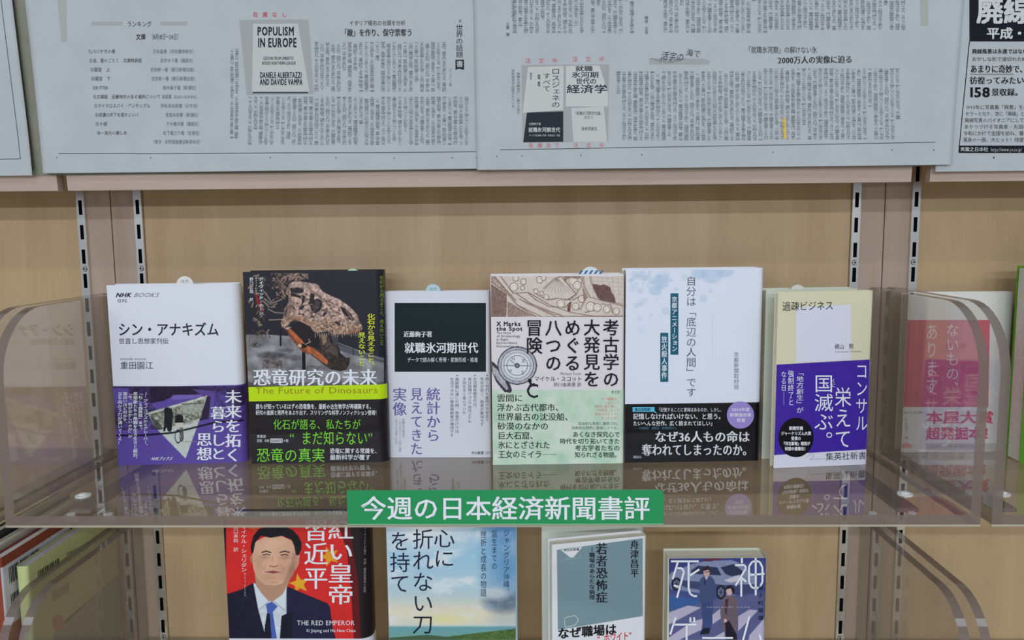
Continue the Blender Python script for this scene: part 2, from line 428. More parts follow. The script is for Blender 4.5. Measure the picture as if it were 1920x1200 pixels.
M_arm = mat((138, 128, 130), .4, .4, .3, key='grey_bracket_paint')
M_sheet = acrylic('greenish_clear_sheet', (.90, .94, .92), .10, (150, 165, 155))
M_sheetedge = mat((168, 180, 168), .3, .4, key='green_sheet_edge')
M_floor = mat((178, 172, 162), .4, .4, key='beige_floor_tile', noise=.05, scale=8)

# ---------------------------------------------------------------- the setting
Z = lambda z: EYE+z
fl = MB().box(-3.2, 3.2, -8., .05, -.05, 0).build('floor', M_floor); fl['kind'] = 'structure'
wl = MB().box(-3.2, 3.2, .018, .06, 0, 2.8).build('wall_back', M_groove); wl['kind'] = 'structure'
U = .0337                                     # slotted uprights stand this far from each seam
for s0 in (-1.35, -.45, .45):                 # laminate panels of the wall: wide ones between the uprights
    MB().box(s0+U+.0052, s0+.9-U-.0052, 0, .018, 0, 2.8).build('wall_panel', M_panel, wl)
for s0 in (-1.35, -.45, .45, 1.35):
    for a, b in ((-U-.0048, -.0006), (.0006, U+.0048)):
        MB().box(s0+a, s0+b, 0, .018, 0, 2.8).build('post_panel', M_post, wl)

def upright(x, label):
    t = thing('slotted_upright', (x, 0, 0), 0, label, 'shelf upright', 'slotted steel uprights on the back wall')
    m = MB(); c = MB(); hw, sw, sh, p = .0047, .0021, .0168, .0286
    yf, yb = -.0042, -.0026
    zz0 = Z(.0298)
    for k in range(-15, 27):
        zc = zz0-k*p; za, zb = zc-p/2, zc+p/2
        m.box(-hw, -sw, yf, yb, za, zb); m.box(sw, hw, yf, yb, za, zb)
        m.box(-sw, sw, yf, yb, za, zc-sh/2); m.box(-sw, sw, yf, yb, zc+sh/2, zb)
    top, bot = zz0+15.5*p, zz0-26.5*p
    m.box(-hw, -hw+.0009, yb, 0, bot, top); m.box(hw-.0009, hw, yb, 0, bot, top)
    m.build('channel', M_steel, t)
    c.box(-hw+.0009, hw-.0009, -.0006, -.0001, bot, top).build('slot_shade', M_black, t)  # black strip, paints the shade inside the hollow channel
    for k in range(-14, 26, 8):
        if k == -14: k = -13.5
        zc = zz0-(k+.5 if k > -13 else k)*p
        s = MB().cyl((0, -.0044, zc), .0034, -.0012, 1, 16, r2=.0026).build('screw', M_steel, t)
        q = MB(); q.box(-.0018, .0018, -.0058, -.0055, zc-.0004, zc+.0004); q.box(-.0004, .0004, -.0058, -.0055, zc-.0018, zc+.0018)
        q.build('cross_slot', M_black, s)
    return t
upright(-.45-U, 'slotted metal upright left of the left wall seam, beside the left acrylic end panel')
upright(-.45+U, 'slotted metal upright running down behind the white book with a purple band')
upright(.45-U, 'slotted metal upright running down behind the cream book with a violet band')
upright(.45+U, 'slotted metal upright right of the right seam, above the red square book')

# ---------------------------------------------------------------- acrylic shelves
def shelf(xc, zs, ztop, rad, label, feet=True):
    t = thing('acrylic_shelf', (xc, 0, Z(zs)), 0, label, 'shelf', 'clear smoked acrylic shelves')
    xi, xo, yf, th = .436, .4450, -.234, .0088
    m = MB().box(-xi, xi, yf, -.0045, -th, 0)
    o = m.build('shelf_board', [M_acrtop, M_edge, M_back], t)
    o.data.polygons.foreach_set('material_index', [0, 0, 1, 2, 2, 2])
    hilite = MB().box(-xo, xo, yf-.0003, yf+.0012, -th-.0021, -th).build('front_edge_highlight', M_edge_hilite, t)  # thin added strip painting the highlight along the board's lower front edge
    h = ztop-zs
    for s in (-1, 1):
        pts = [(-.0045, -th), (-.0045, h)]
        for i in range(13):
            a = math.pi/2*i/12; pts.append((yf+rad-rad*math.sin(a), h-rad+rad*math.cos(a)))
        pts += [(yf, -th)]
        a, b = sorted((s*xi, s*xo))
        q = MB().prism(pts, 0, a, b, 0, 1); q.mi[2] = 2; q.build('side_panel', [M_acr, M_edge, M_back], t)
        br = MB().box(s*.4035-.0105, s*.4035+.0105, -.186, -.0045, -th-.0065, -th-.0022, c=.0008).build('bracket', M_arm, t)
        hd = MB(); hd.cyl((s*.4035, -.178, 0), .0072, .0012, 2, 20); hd.cyl((s*.4035, -.178, .0012), .0046, .0016, 2, 20, r2=.003)
        hd.build('bolt', M_nylon, t)
        for xx in (.352, .3875):
            f = MB(); f.cyl((s*xx, -.2265, -th+.0003), .0062, .004, 2, 20, r2=.0055); f.cyl((s*xx, -.2265, -th+.0043), .0035, .0042, 2, 20)
            f.build('nylon_spacer', M_nylon, t)
    return t
UP, LO = -.259, -.500
shelf(0, UP, -.0705, .064, 'clear acrylic shelf holding six titles, with the green sign on its front')
shelf(-.9, UP, -.0705, .064, 'empty clear acrylic shelf at the far left edge beyond the left end panel')
shelf(.9, UP, -.0705, .064, 'clear acrylic shelf at right holding the red square book and the green book')
shelf(0, LO, -.349, .055, 'lower clear acrylic shelf holding the red portrait book and the sky cover book')
shelf(-.9, LO, -.349, .055, 'lower clear acrylic shelf at left holding books shown by their back covers')
shelf(.9, LO, -.349, .055, 'lower empty clear acrylic shelf at right in front of bare wood')

# ---------------------------------------------------------------- newspaper display boards
SL, RB = .08, .045
def sheared(mb, y0=0.):                        # boards lean out a little towards the top
    mb.v = [(x, y-SL*(z-Z(RB)), z) for x, y, z in mb.v]; return mb
def board(x0, x1, label, c0, c1):
    t = thing('display_board', ((x0+x1)/2, 0, 0), 0, label, 'display board', 'wood framed newspaper boards')
    k = -(x0+x1)/2
    def b(mb): mb.v = [(x+k, y, z) for x, y, z in mb.v]; return sheared(mb)
    b(MB().box(x0+.003, x1-.003, -.082, -.072, Z(RB+.002), Z(.46))).build('backboard', M_panel, t)
    w_ = .022
    b(MB().prism([(x0, Z(RB)), (x1, Z(RB)), (x1-w_, Z(RB+w_)), (x0+w_, Z(RB+w_))], 1, -.090, -.080)).build('bottom_rail', M_rail, t)
    b(MB().prism([(x0, Z(.462)), (x0+w_, Z(.462-w_)), (x1-w_, Z(.462-w_)), (x1, Z(.462))], 1, -.090, -.080)).build('top_rail', M_rail, t)
    b(MB().prism([(x0, Z(RB)), (x0+w_, Z(RB+w_)), (x0+w_, Z(.462-w_)), (x0, Z(.462))], 1, -.090, -.080)).build('side_rail', M_rail, t)
    b(MB().prism([(x1, Z(RB)), (x1, Z(.462)), (x1-w_, Z(.462-w_)), (x1-w_, Z(RB+w_))], 1, -.090, -.080)).build('side_rail', M_rail, t)
    for xx in (x0+.08, x1-.08):
        MB().box(xx+k-.012, xx+k+.012, -.074, -.0002, Z(.30), Z(.33)).build('wall_arm', M_arm, t)
    o = b(MB().box(c0, c1, -.0925, -.0905, Z(.0610), Z(.455))).build('cover_sheet', [M_sheet, M_sheetedge], t)
    o.data.polygons.foreach_set('material_index', [1, 1, 0, 0, 1, 1])
    return t
board(-.4475, .4365, 'wide wooden board behind the two large newspaper pages in the middle', -.4640, .4535)
board(-1.34, -.458, 'wooden board at the far left with its rail end showing under the newspaper', -1.33, -.4660)
board(.4555, 1.34, 'wooden board at the far right under the page with the black headline box', .4560, 1.33)

POOL = ('就職氷河期世代は一九九三年から二〇〇四年ごろに学校を卒業した人たちを指す。この世代の雇用は長く不安定で、賃金も低いままだと言われてきた。'
        '本書は統計データを丁寧に読み解き、通説の多くが必ずしも正しくないことを示している。著者は労働経済学の研究者で、景気の波と若者の人生の関係を調べ続けてきた。'
        'イタリアの政治は大きく変わり、地域政党が国民政党へと姿を変えた。その背景には、移民や欧州連合への不満がある。二人の政治学者が党の歴史と組織、選挙戦略を追い、'
        '支持者の声を集めた。読者は民主主義の仕組みがどのように揺らいでいくのかを知ることになる。新しい本が次々に出る中で、古い議論を見直すことも大切だ。'
        '出版社によれば、今年の夏から売れ行きが伸びているという。書店では関連する本を集めた棚が作られ、多くの人が足を止めている。氷が解ける日はまだ遠い。')
rng = random.Random(7)
def newsheet(x0, x1, zb, base, label, seed, yb=-.0965, curl=1., bot=None):
    t = thing('newspaper_page', ((x0+x1)/2, yb, Z(zb)), 0, label, 'newspaper', 'newspaper pages on the display boards')
    xc = (x0+x1)/2; L = x1-x0; ph = seed*1.7
    def wave(u, v):
        u = np.asarray(u, float); v = np.asarray(v, float)
        e = np.exp(-np.maximum(v, 0)/.055)
        wv = .0011*(1+np.sin(u*17+ph))*e + .0009*(1+np.sin(u*7+v*16+ph*2)) + .0006*(1+np.sin(u*31-v*24+ph))*e
        wv += .0022*np.exp(-((u-.02*seed)/.035)**2-((v-.02)/.03)**2)*curl
        for s in (-1, 1): wv += .0022*np.exp(-((u-s*L/2)/.02)**2)*e*curl
        return wv
    def pt(u, v, off):
        u, v = np.broadcast_arrays(np.asarray(u, float), np.asarray(v, float))
        return np.stack([u, -(wave(u, v)+base+off)-SL*v, v], -1)
    n = np.array([0, -1, -SL]); o = np.array([xc, yb-base-.0015, Z(zb)])
    def px(x, y):
        d = ray(x, y); k = np.dot(o-CAM, n)/np.dot(d, n); p = CAM+d*k
        return (p[0]-xc, p[2]-Z(zb))
    nx, nz, hh = 90, 70, .395
    us = np.linspace(-L/2, L/2, nx+1); vs = hh*np.linspace(0, 1, nz+1)**1.5
    Ug, Vg = np.meshgrid(us, vs); V = pt(Ug.ravel(), Vg.ravel(), 0); V2 = pt(Ug.ravel(), Vg.ravel(), -.00012)
    I = np.arange((nx+1)*(nz+1)).reshape(nz+1, nx+1); N = I.size
    F = [(I[a, b], I[a, b+1], I[a+1, b+1], I[a+1, b]) for a in range(nz) for b in range(nx)]
    F += [tuple(i+N for i in q[::-1]) for q in F]
    rim = list(I[0, :])+list(I[1:, -1])+list(I[-1, -2::-1])+list(I[-2:0:-1, 0])
    F += [(rim[i], rim[i]+N, rim[(i+1) % len(rim)]+N, rim[(i+1) % len(rim)]) for i in range(len(rim))]
    mesh('paper', np.r_[V, V2], F, M_news, t, True)
    return Paper(t, px, pt, .8)
M_news = mat((174, 182, 192), .75, .15, key='newsprint', noise=.035, scale=25)
INK, INK2, PINK = (56, 60, 68), (108, 115, 126), (196, 96, 116)

# left page
p = newsheet(-.466, -.0095, .0625, .0, 'newspaper page left of centre with a ranking list and a grey book photo', 1)
p.rect(170, 40, 228, 47, (160, 165, 172)); p.rect(300, 40, 350, 47, (160, 165, 172))
p.h('ランキング', 237, 39, 283, 50, INK, 'r'); p.h('文庫', 254, 63, 272, 74, INK, 'b'); p.h('（8月18日～24日）', 280, 63, 337, 74, INK, 'r')
rk = (('①ババヤガの夜', 164, 215, '王谷晶著（河出書房新社）', 285, 367), ('②汝、星のごとく　文庫特装版', 166, 265, '凪良ゆう著（講談社）', 300, 366),
      ('③国宝　上', 168, 205, '吉田修一著（朝日新聞出版）', 281, 368), ('④国宝　下', 170, 206, '吉田修一著（朝日新聞出版）', 283, 369),
      ('⑤BUTTER', 173, 202, '柚木麻子著（新潮社）', 305, 371), ('⑥文庫版　近畿地方のある場所について', 174, 300, '背筋著（KADOKAWA）', 303, 373),
      ('⑦マイクロスパイ・アンサンブル', 176, 281, '伊坂幸太郎著（幻冬舎）', 301, 375), ('⑧成瀬は天下を取りにいく', 178, 261, '宮島未奈著（新潮社）', 310, 376),
      ('⑨十戒', 179, 201, '夕木春央著（講談社）', 312, 377), ('⑩一次元の挿し木', 182, 238, '松下龍之介著（宝島社）', 306, 379))
for i, (a, x0, x1, b, x2, x3) in enumerate(rk):
    y = 92+i*17.05; p.h(a, x0, y, x1, y+8, INK, 'r', res=1); p.h(b, x2, y, x3, y+8, INK2, 'l', res=1)
p.h('（東京・紀伊国屋書店新宿本店）', 284, 262, 380, 270, INK2, 'l', res=1)
p.line([(111, 288.5), (500, 287.5), (893, 284.5)], 1.2, (70, 74, 80))
p.poly([(448, 37), (578, 36), (588, 176), (462, 178)], (158, 163, 168)); p.poly([(474, 44), (558, 44), (580, 172), (472, 174)], (186, 190, 195), .00018)
p.poly([(472, 172), (578, 172), (577, 175), (474, 175)], (70, 74, 80), .0002)
p.h('POPULISM', 482, 50, 551, 66, (44, 48, 56), 'h', off=.0003); p.h('IN EUROPE', 483, 71, 556, 88, (44, 48, 56), 'h', off=.0003)
p.h('LESSONS FROM UMBERTO', 493, 106, 550, 112, (60, 64, 72), 'b', off=.0003); p.h("BOSSI'S NORTHERN LEAGUE", 491, 115, 554, 121, (60, 64, 72), 'b', off=.0003)
p.h('DANIELE ALBERTAZZI', 487, 135, 565, 146, (44, 48, 56), 'h', off=.0003); p.h('AND DAVIDE VAMPA', 487, 148, 567, 159, (44, 48, 56), 'h', off=.0003)
for i, ch in enumerate('在庫なし'): p.h(ch, 474+i*18, 22, 483+i*18, 32, PINK, 'b')
p.h('イタリア極右の台頭を分析', 655, 38, 760, 48, INK, 'r'); p.h('「敵」を作り、保守票奪う', 640, 54, 773, 68, INK, 'mb')
p.v('世界の話題', 855, 46, 868, 108, INK, 'r'); p.h('✕', 860, 36, 867, 42, INK, 'b')
p.rect(854, 112, 870, 128, (44, 48, 56)); p.h('書', 856, 114, 868, 126, (190, 196, 202), 'b', off=.0003)
p.poly([(854, 127), (870, 127), (870, 131), (862, 128), (854, 131)], (44, 48, 56))
p.v('ロンドン発', 842, 128, 847, 162, INK2, 'l')
p.cols(588, 78, 838, 172, 24, 26, INK2, rng, pool=POOL)
p.cols(464, 181, 880, 272, 40, 25, INK2, rng, pool=POOL)
p.cols(430, 90, 448, 260, 2, 40, INK2, rng, 'l', pool=POOL)
for x in (108, 282, 508, 629, 738, 847, 893): p.poly([(x, 294.5), (x+1.6, 294.5), (x+1.6, 297), (x, 297)], (60, 64, 70), name='registration_mark', one=True)
p.poly([(102, -40), (122, -40), (124, 76), (114, 80)], (162, 168, 172), .0001, 'show_through')
p.finish()
# right page
p = newsheet(-.0125, .4700, .0610, .0022, 'newspaper page right of centre with four small book photos and pink marks', 2)
p.poly([(978, 122), (1142, 121), (1140, 266), (980, 267)], (158, 163, 168))
p.poly([(990, 126), (1057, 124), (1056, 206), (980, 212)], (190, 194, 199), .00018); p.poly([(1061, 124), (1124, 123), (1140, 176), (1140, 200), (1061, 200)], (192, 196, 201), .00018)
p.poly([(988, 211), (1056, 209), (1056, 266), (981, 267)], (48, 52, 62), .00018); p.poly([(1071, 203), (1132, 200), (1138, 266), (1075, 266)], (190, 194, 199), .00018)
p.v('ロスジェネの', 1034, 128, 1050, 202, INK, 'l', off=.0003); p.v('すべて', 1018, 137, 1032, 172, INK, 'l', off=.0003)
p.v('格差、貧困、', 1008, 140, 1013, 166, INK, 'b', off=.0003); p.v('編著者', 993, 136, 998, 150, INK2, 'l', off=.0003)
p.h('就職', 1079, 124, 1111, 134, INK, 'b', off=.0003); p.h('氷河期', 1072, 135, 1122, 146, INK, 'b', off=.0003)
p.h('世代の', 1080, 147, 1118, 158, INK, 'b', off=.0003); p.h('経済学', 1063, 159, 1138, 175, INK, 'b', off=.0003)
p.h('近藤絢子著', 992, 230, 1014, 235, (196, 200, 206), 'r', off=.0003); p.h('就職氷河期世代', 991, 239, 1050, 248, (206, 210, 216), 'b', off=.0003)
p.h('データで読み解く所得・家族形成・格差', 992, 252, 1050, 256, (190, 194, 200), 'r', off=.0003, res=1)
p.h('「就職氷河期世代論」', 1075, 209, 1131, 216, INK, 'r', off=.0003); p.h('のウソ', 1095, 217, 1112, 224, INK, 'r', off=.0003); p.h('海老原嗣生', 1090, 238, 1120, 245, INK, 'r', off=.0003)
for i, ch in enumerate('注文中'):
    p.h(ch, 985+i*25, 109, 995+i*25, 119, PINK, 'r'); p.h(ch, 1073+i*25, 106, 1083+i*25, 116, PINK, 'r'); p.h(ch, 1075+i*24, 268, 1084+i*24, 277, PINK, 'r')
for i, ch in enumerate('在庫あり'): p.h(ch, 991+i*16.5, 268, 1000+i*16.5, 277, PINK, 'r')
p.v('就職氷河期世代」に関する本が', 969, 136, 975, 214, INK2, 'r', res=1); p.v('近年相次ぎ出版されている。', 959, 130, 965, 208, INK2, 'r', res=1)
p.poly([(1217, 110), (1240, 118), (1262, 119), (1290, 110), (1318, 110), (1330, 114), (1330, 121), (1217, 121)], (158, 164, 170), .0001)
p.h('活字の', 1240, 96, 1282, 112, INK, 'r', shear=.12, sl=4); p.h('海で', 1287, 91, 1313, 105, INK, 'r', shear=.12, sl=4)
p.h('「就職氷河期」の解けない氷', 1398, 87, 1532, 100, INK, 'r'); p.h('2000万人の実像に迫る', 1459, 106, 1598, 120, INK, 'mb', sl=-2)
p.cols(960, -50, 1190, 63, 22, 26, INK2, rng, pool=POOL); p.cols(1232, -50, 1440, 62, 20, 26, INK2, rng, pool=POOL); p.cols(1440, -50, 1700, 56, 24, 25, INK2, rng, pool=POOL)
p.v('エンスライター', 958, -6, 965, 40, INK2, 'b', res=1); p.v('細谷　正充', 1209, 30, 1215, 64, INK2, 'b', res=1); p.v('土屋　健', 949, 42, 955, 68, INK2, 'b', res=1)
p.cols(1154, 134, 1430, 264, 26, 34, INK2, rng, pool=POOL, skip=.03); p.cols(1430, 128, 1688, 262, 25, 35, INK2, rng, pool=POOL, skip=.03)
p.poly([(1466, 222), (1472, 222), (1474, 260), (1468, 260)], (214, 186, 92), .0001, 'highlighter_mark')
p.line([(938, 281), (1300, 275), (1752, 267)], 1.2, (70, 74, 80))
for x, y in ((931, 292), (978, 291), (1088, 290), (1202, 289), (1448, 284), (1670, 280), (1748, 280)): p.poly([(x, y), (x+1.4, y), (x+1.4, y+3), (x, y+3)], (60, 64, 70), name='registration_mark', one=True)
p.poly([(1726, -40), (1742, -40), (1742, 48), (1727, 48)], (162, 168, 172), .0001, 'show_through')
p.finish()
# pages of the neighbouring boards
p = newsheet(-.93, -.4785, .0605, -.001, 'newspaper page at the far left edge, mostly blank with a thin border', 3)
p.line([(0, -20), (40, 298), (-60, 300)], 1.2, (80, 84, 92))
p.finish()
p = newsheet(.4560, .93, .0545, -.0012, 'newspaper page at the far right with a black headline box', 4)
B = (30, 32, 40)
p.rect(1817, -60, 2090, 78, B); p.h('廃線', 1832, -4, 1930, 44, (196, 202, 208), 'h', off=.0003); p.h('平成・令和', 1850, 52, 1972, 73, (196, 202, 208), 'h', off=.0003)
p.line([(1817, 78), (1797, 286)], 1.6, B); p.rect(1797, 273, 2090, 287, B, sl=0)
p.h('実業之日本社', 1800, 276, 1852, 284, (196, 202, 208), 'b', off=.0003, res=1); p.h('https://www.j-n.co.jp/', 1857, 277, 1915, 284, (180, 186, 192), 'r', off=.0003, res=1)
p.h('廃線風景は永遠ではない', 1822, 92, 1926, 101, B, 'b'); p.h('おかしな形で途切れた線路', 1822, 107, 1934, 115, B, 'r')
p.h('あまりに奇妙で、', 1819, 122, 1924, 137, B, 'mb'); p.h('彷徨ってみたい景', 1818, 144, 1934, 158, B, 'mb'); p.line([(1819, 139.5), (1900, 139.5)], 2.2, (130, 134, 140))
p.h('158', 1814, 164, 1856, 182, B, 'h'); p.h('景収録。', 1859, 166, 1916, 180, B, 'mb')
for i, s_ in enumerate(('1993年に写真集「廃景」を発表', 'セラーとなり、世に「廃線」という', '廃線写真のパイオニアにして唯一', 'ありつづける写真家・丸田祥三', '令和にかけて全国を訪ね、最高の', '渾身の一冊。大ヒット！待望の重')):
    p.h(s_, 1811-i*1.2, 197+i*12.2, 1936, 205.5+i*12.2, INK, 'r', res=1)
p.rect(1861, 294, 1864, 297, INK)
p.finish()

# ---------------------------------------------------------------- books
def book(name, P0, P1, z0, H, T, r, jc, label, cat='book', group='books standing face out', spine='R', coat=.5, rough=.35, pages=(214, 214, 204), spc=None):
    d = np.array(P1)-np.array(P0); Wd = float(np.hypot(*d)); rz = math.atan2(d[1], d[0])
    t = thing(name, (P0[0], P0[1], z0), rz, label, cat, group)
    ct = .0005; seg = 8
    def prof(o):                               # from the front fore-edge round the spine to the back fore-edge
        q = [(0, -o)]
        for i in range(seg+1):
            a = math.pi/2*i/seg; q.append((Wd-r+(r+o)*math.sin(a), r-(r+o)*math.cos(a)))
        for i in range(seg+1):
            a = math.pi/2*i/seg; q.append((Wd-r+(r+o)*math.cos(a), T-r+(r+o)*math.sin(a)))
        q.append((0, T+o)); return q
    def flip(q): return [(Wd-x, y) for x, y in q][::-1] if spine == 'L' else q
    def shell(nm, o0, o1, za, zb, m):
        a = prof(o1); b = prof(o0)[::-1]
        return MB().prism(flip(a+b), 2, za, zb).build(nm, m, t)
    shell('cover', -ct, 0, 0, H, mat(jc, rough, .2, coat=coat))
    pb = prof(-.0011); pb[0] = (.0015, pb[0][1]); pb[-1] = (.0015, pb[-1][1])
    MB().prism(flip(pb), 2, .0012, H-.0022).build('page_block', mat(pages, .8, .1, noise=.06, scale=240), t)
    n = np.array([-math.sin(rz), math.cos(rz), 0.]); o = np.array([P0[0], P0[1], z0]); e = np.array([math.cos(rz), math.sin(rz), 0.])
    def px(x, y):
        dd = ray(x, y); k = np.dot(o-CAM, n)/np.dot(dd, n); q = CAM+dd*k
        return (float(np.dot(q-o, e)), float(q[2]-z0))
    def mk(base):
        def pt(u, v, off):
            u, v = np.broadcast_arrays(np.asarray(u, float), np.asarray(v, float)); u = np.minimum(np.maximum(u, .0002), Wd-.0003)
            uu = u if spine == 'R' else Wd-u
            dx = np.clip(uu-(Wd-r), 0, r*.98); f = off+base
            th = np.arcsin(dx/r)
            X = np.where(dx > 0, Wd-r+(r+f)*np.sin(th), uu); Y = np.where(dx > 0, r-(r+f)*np.cos(th), -f)
            if spine == 'L': X = Wd-X
            return np.stack([X, Y, np.clip(v, .0002, H-.0002)], -1)
        return pt
    P = Paper(t, px, mk(0.), rough, coat); P.lim = .0018 if max(r, 0) > .002 else .005
    if spine == 'R': P.flat = Wd-r
    else: P.flat0 = r
    def band(ypix, col, cut=0.):
        hb = px(0.5*(P0[0]+P1[0]) if False else bandx[0], ypix)[1]
        shell('paper_band', .00012, .00042, cut, hb, mat(col, rough, .2, coat=coat))
        K_ = Paper(t, px, mk(.00042), rough, coat); K_.lim = P.lim; K_.flat = P.flat; K_.flat0 = P.flat0; return K_
    bandx = [0]
    def band2(x, y, col, cut=0.): bandx[0] = x; return band(y, col, cut)
    P.band = band2; P.t = t; P.W = Wd; P.H = H; P.T = T
    return P
def up(name, bl, br, ytop, *a, **k):
    A = at(*bl, Z=Z(UP)); B_ = at(*br, Z=Z(UP)); A2 = A[:2]; B2 = B_[:2]
    d = B2-A2; n = np.array([-d[1], d[0], 0]); o = A; dd = ray(bl[0]-(bl[1]-ytop)*.03*(1 if bl[0] < 900 else -1 if bl[0] > 1000 else 0), ytop)
    kk = np.dot(o-CAM, n)/np.dot(dd, n); H = (CAM+dd*kk)[2]-Z(UP)
    return book(name, A2, B2, Z(UP)+.0002, H, *a, **k)
def low(name, x0, x1, Y0, Y1, H, *a, **k):
    A = at(x0, 1100, Y=Y0); B_ = at(x1, 1100, Y=Y1)
    return book(name, A[:2], B_[:2], Z(LO)+.0002, H, *a, **k)
def slip(book_, x, r, z_over, col, label, stripes=None, mark=None, deep=.0009):
    # a round-topped paper slip left between the pages, sticking out above the book
    u, v = book_.px(x, 600); t0 = book_.t
    rad = r; H = book_.H
    e = np.array([math.cos(t0.rotation_euler[2]), math.sin(t0.rotation_euler[2]), 0]); n = np.array([-e[1], e[0], 0])
    o = np.array(t0.location)+e*u+n*deep+np.array([0, 0, H+z_over-rad])
    t = thing('order_slip', o, t0.rotation_euler[2], label, 'paper slip', 'paper slips sticking out of the books')
    pts = [(-rad, -.05), (rad, -.05)]+[(rad*math.cos(math.pi*i/16), rad*math.sin(math.pi*i/16)) for i in range(17)]
    MB().prism(pts, 1, -.00012, .00012).build('card', mat(col, .6, .2), t)
    P = Paper(t, lambda a, b: (a, b), lambda u_, v_, off: np.stack([u_, 0*u_-off-.00012, v_], -1), .6)
    if stripes:
        for k in range(-2, 3):
            c = k*.0055; P.poly([(c-.0012-.004, rad-.013), (c+.0012-.004, rad-.013), (c+.0012+.002, rad-.004), (c-.0012+.002, rad-.004)], stripes, .0001, 'stripe')
    if mark: P.h(mark, -.0045, rad-.0040, .0045, rad-.0070, (120, 126, 134), 'r', off=.0001, res=1)
    P.finish(); return t
WHT = (222, 226, 240)

# book 1: white cover with purple band
b = up('book', (222, 873), (462, 867), 535, .022, .009, (214, 219, 236), 'white paperback with a katakana title and a purple street photo band')
D = (44, 46, 58)
b.h('NHK', 218, 549, 247, 557, D, 'h', shear=.1); b.h('BOOKS', 252, 549, 298, 557, (120, 124, 138), 'l', shear=.1); b.h('1295', 219, 561, 238, 567, D, 'r')
b.h('シン・アナキズム', 222, 605, 410, 630, D, 'b'); b.h('世直し思想家列伝', 223, 634, 316, 645, D, 'r')
b.h('omoda sonoe', 225, 670, 274, 675, (110, 112, 122), 'l'); b.h('重田園江', 226, 678, 287, 692, D, 'r')
b.finish()
k = b.band(330, 724, (90, 74, 158))
q = Pic(211, 724, 456, 872, (90, 74, 158)); q.frame(205, 715, 7.11)
q.poly([(40, 60), (1800, 60), (1800, 130), (1400, 140), (1260, 180), (860, 190), (720, 260), (560, 290), (300, 250), (250, 90), (40, 90)], (52, 40, 84), tex=.5, ts=6)
q.poly([(540, 60), (1180, 70), (1180, 160), (850, 180), (740, 250), (545, 285)], (36, 28, 54), tex=.3)
q.poly([(60, 300), (560, 300), (700, 450), (640, 640), (500, 640), (90, 650)], (62, 50, 104), tex=.7, ts=7, seed=3)
q.poly([(1240, 180), (1350, 200), (1320, 500), (1200, 520), (1190, 400)], (44, 34, 66))
q.poly([(1400, 130), (1800, 110), (1800, 540), (1400, 520)], (76, 62, 134), tex=.4, ts=8)
q.poly([(1560, 100), (1800, 100), (1800, 320), (1640, 330)], (50, 40, 82))
q.poly([(840, 180), (1240, 175), (1250, 210), (830, 245)], (112, 98, 176)); q.poly([(1100, 100), (1400, 130), (1250, 190)], (86, 70, 140))
q.line([(70, 720), (450, 715), (850, 680), (1100, 620), (1400, 545), (1760, 520)], 26, (28, 22, 50))
tri = [(505, 415), (1305, 185), (1190, 540), (1015, 1028), (650, 650)]
q.poly(tri, (176, 182, 176), tex=.35, ts=5, seed=5)
q.poly([(520, 440), (1270, 230), (1220, 480), (1000, 560), (650, 640), (590, 590)], (128, 132, 124), tex=.75, ts=3.2, seed=9)
q.poly([(960, 300), (1255, 290), (1230, 400), (980, 430)], (150, 158, 152), tex=.2); q.line([(960, 300), (1255, 290)], 10, (70, 70, 70))
q.poly([(560, 480), (640, 520), (720, 630), (650, 645), (600, 600)], (50, 50, 50), .7, tex=.5)
q.poly([(650, 650), (1185, 545), (1160, 620), (1015, 1028)], (186, 196, 196), tex=.08)
q.line([(690, 695), (850, 680), (1100, 620), (1180, 600)], 24, (34, 32, 40))
q.poly([(730, 360), (760, 340), (830, 360), (850, 440), (830, 640), (820, 665), (780, 665), (760, 600), (740, 660), (715, 660), (730, 560)], (30, 30, 34), tex=.3)
q.poly([(880, 455), (930, 430), (980, 460), (985, 550), (930, 565), (870, 550)], (26, 26, 30)); q.ell(925, 400, 24, 30, (150, 150, 146))
q.poly([(875, 550), (985, 545), (990, 610), (900, 620)], (190, 190, 184)); q.poly([(930, 610), (980, 610), (990, 770), (960, 770)], (110, 108, 106))
q.ell(915, 730, 40, 85, (40, 40, 46), ring=9); q.ell(960, 720, 24, 70, (50, 50, 56), ring=7); q.line([(960, 800), (1180, 800)], 8, (120, 120, 130))
q.place(k, coat=.5)
for i, (s_, y1) in enumerate((('J・ジェイコブズからグレーバー、', 838), ('「ねこ＆森政稔」まで、', 809), ('思想家たちの格闘を生き生きと解説。', 864), ('「今、何がおかしいのか」が', 821), ('面白いほど分かり、', 797), ('立ち向かう力が湧いてくる！', 834))):
    x = 269.5-i*9.6; k.v(s_, x, 734.5, x+8, y1, WHT, 'b', res=1)
k.v('未来を拓く', 423, 731, 451, 865, WHT, 'mb'); k.v('暮らしと', 396, 762, 423, 862, WHT, 'mb'); k.v('思想', 370, 811, 397, 863, WHT, 'mb')
k.h('NHKブックス', 285, 856, 324, 863, WHT, 'b', shear=.1)
k.finish()
slip(b, 350, .0092, .0088, (214, 216, 220), 'small white round-topped slip above the white book with a katakana title', mark='注文')

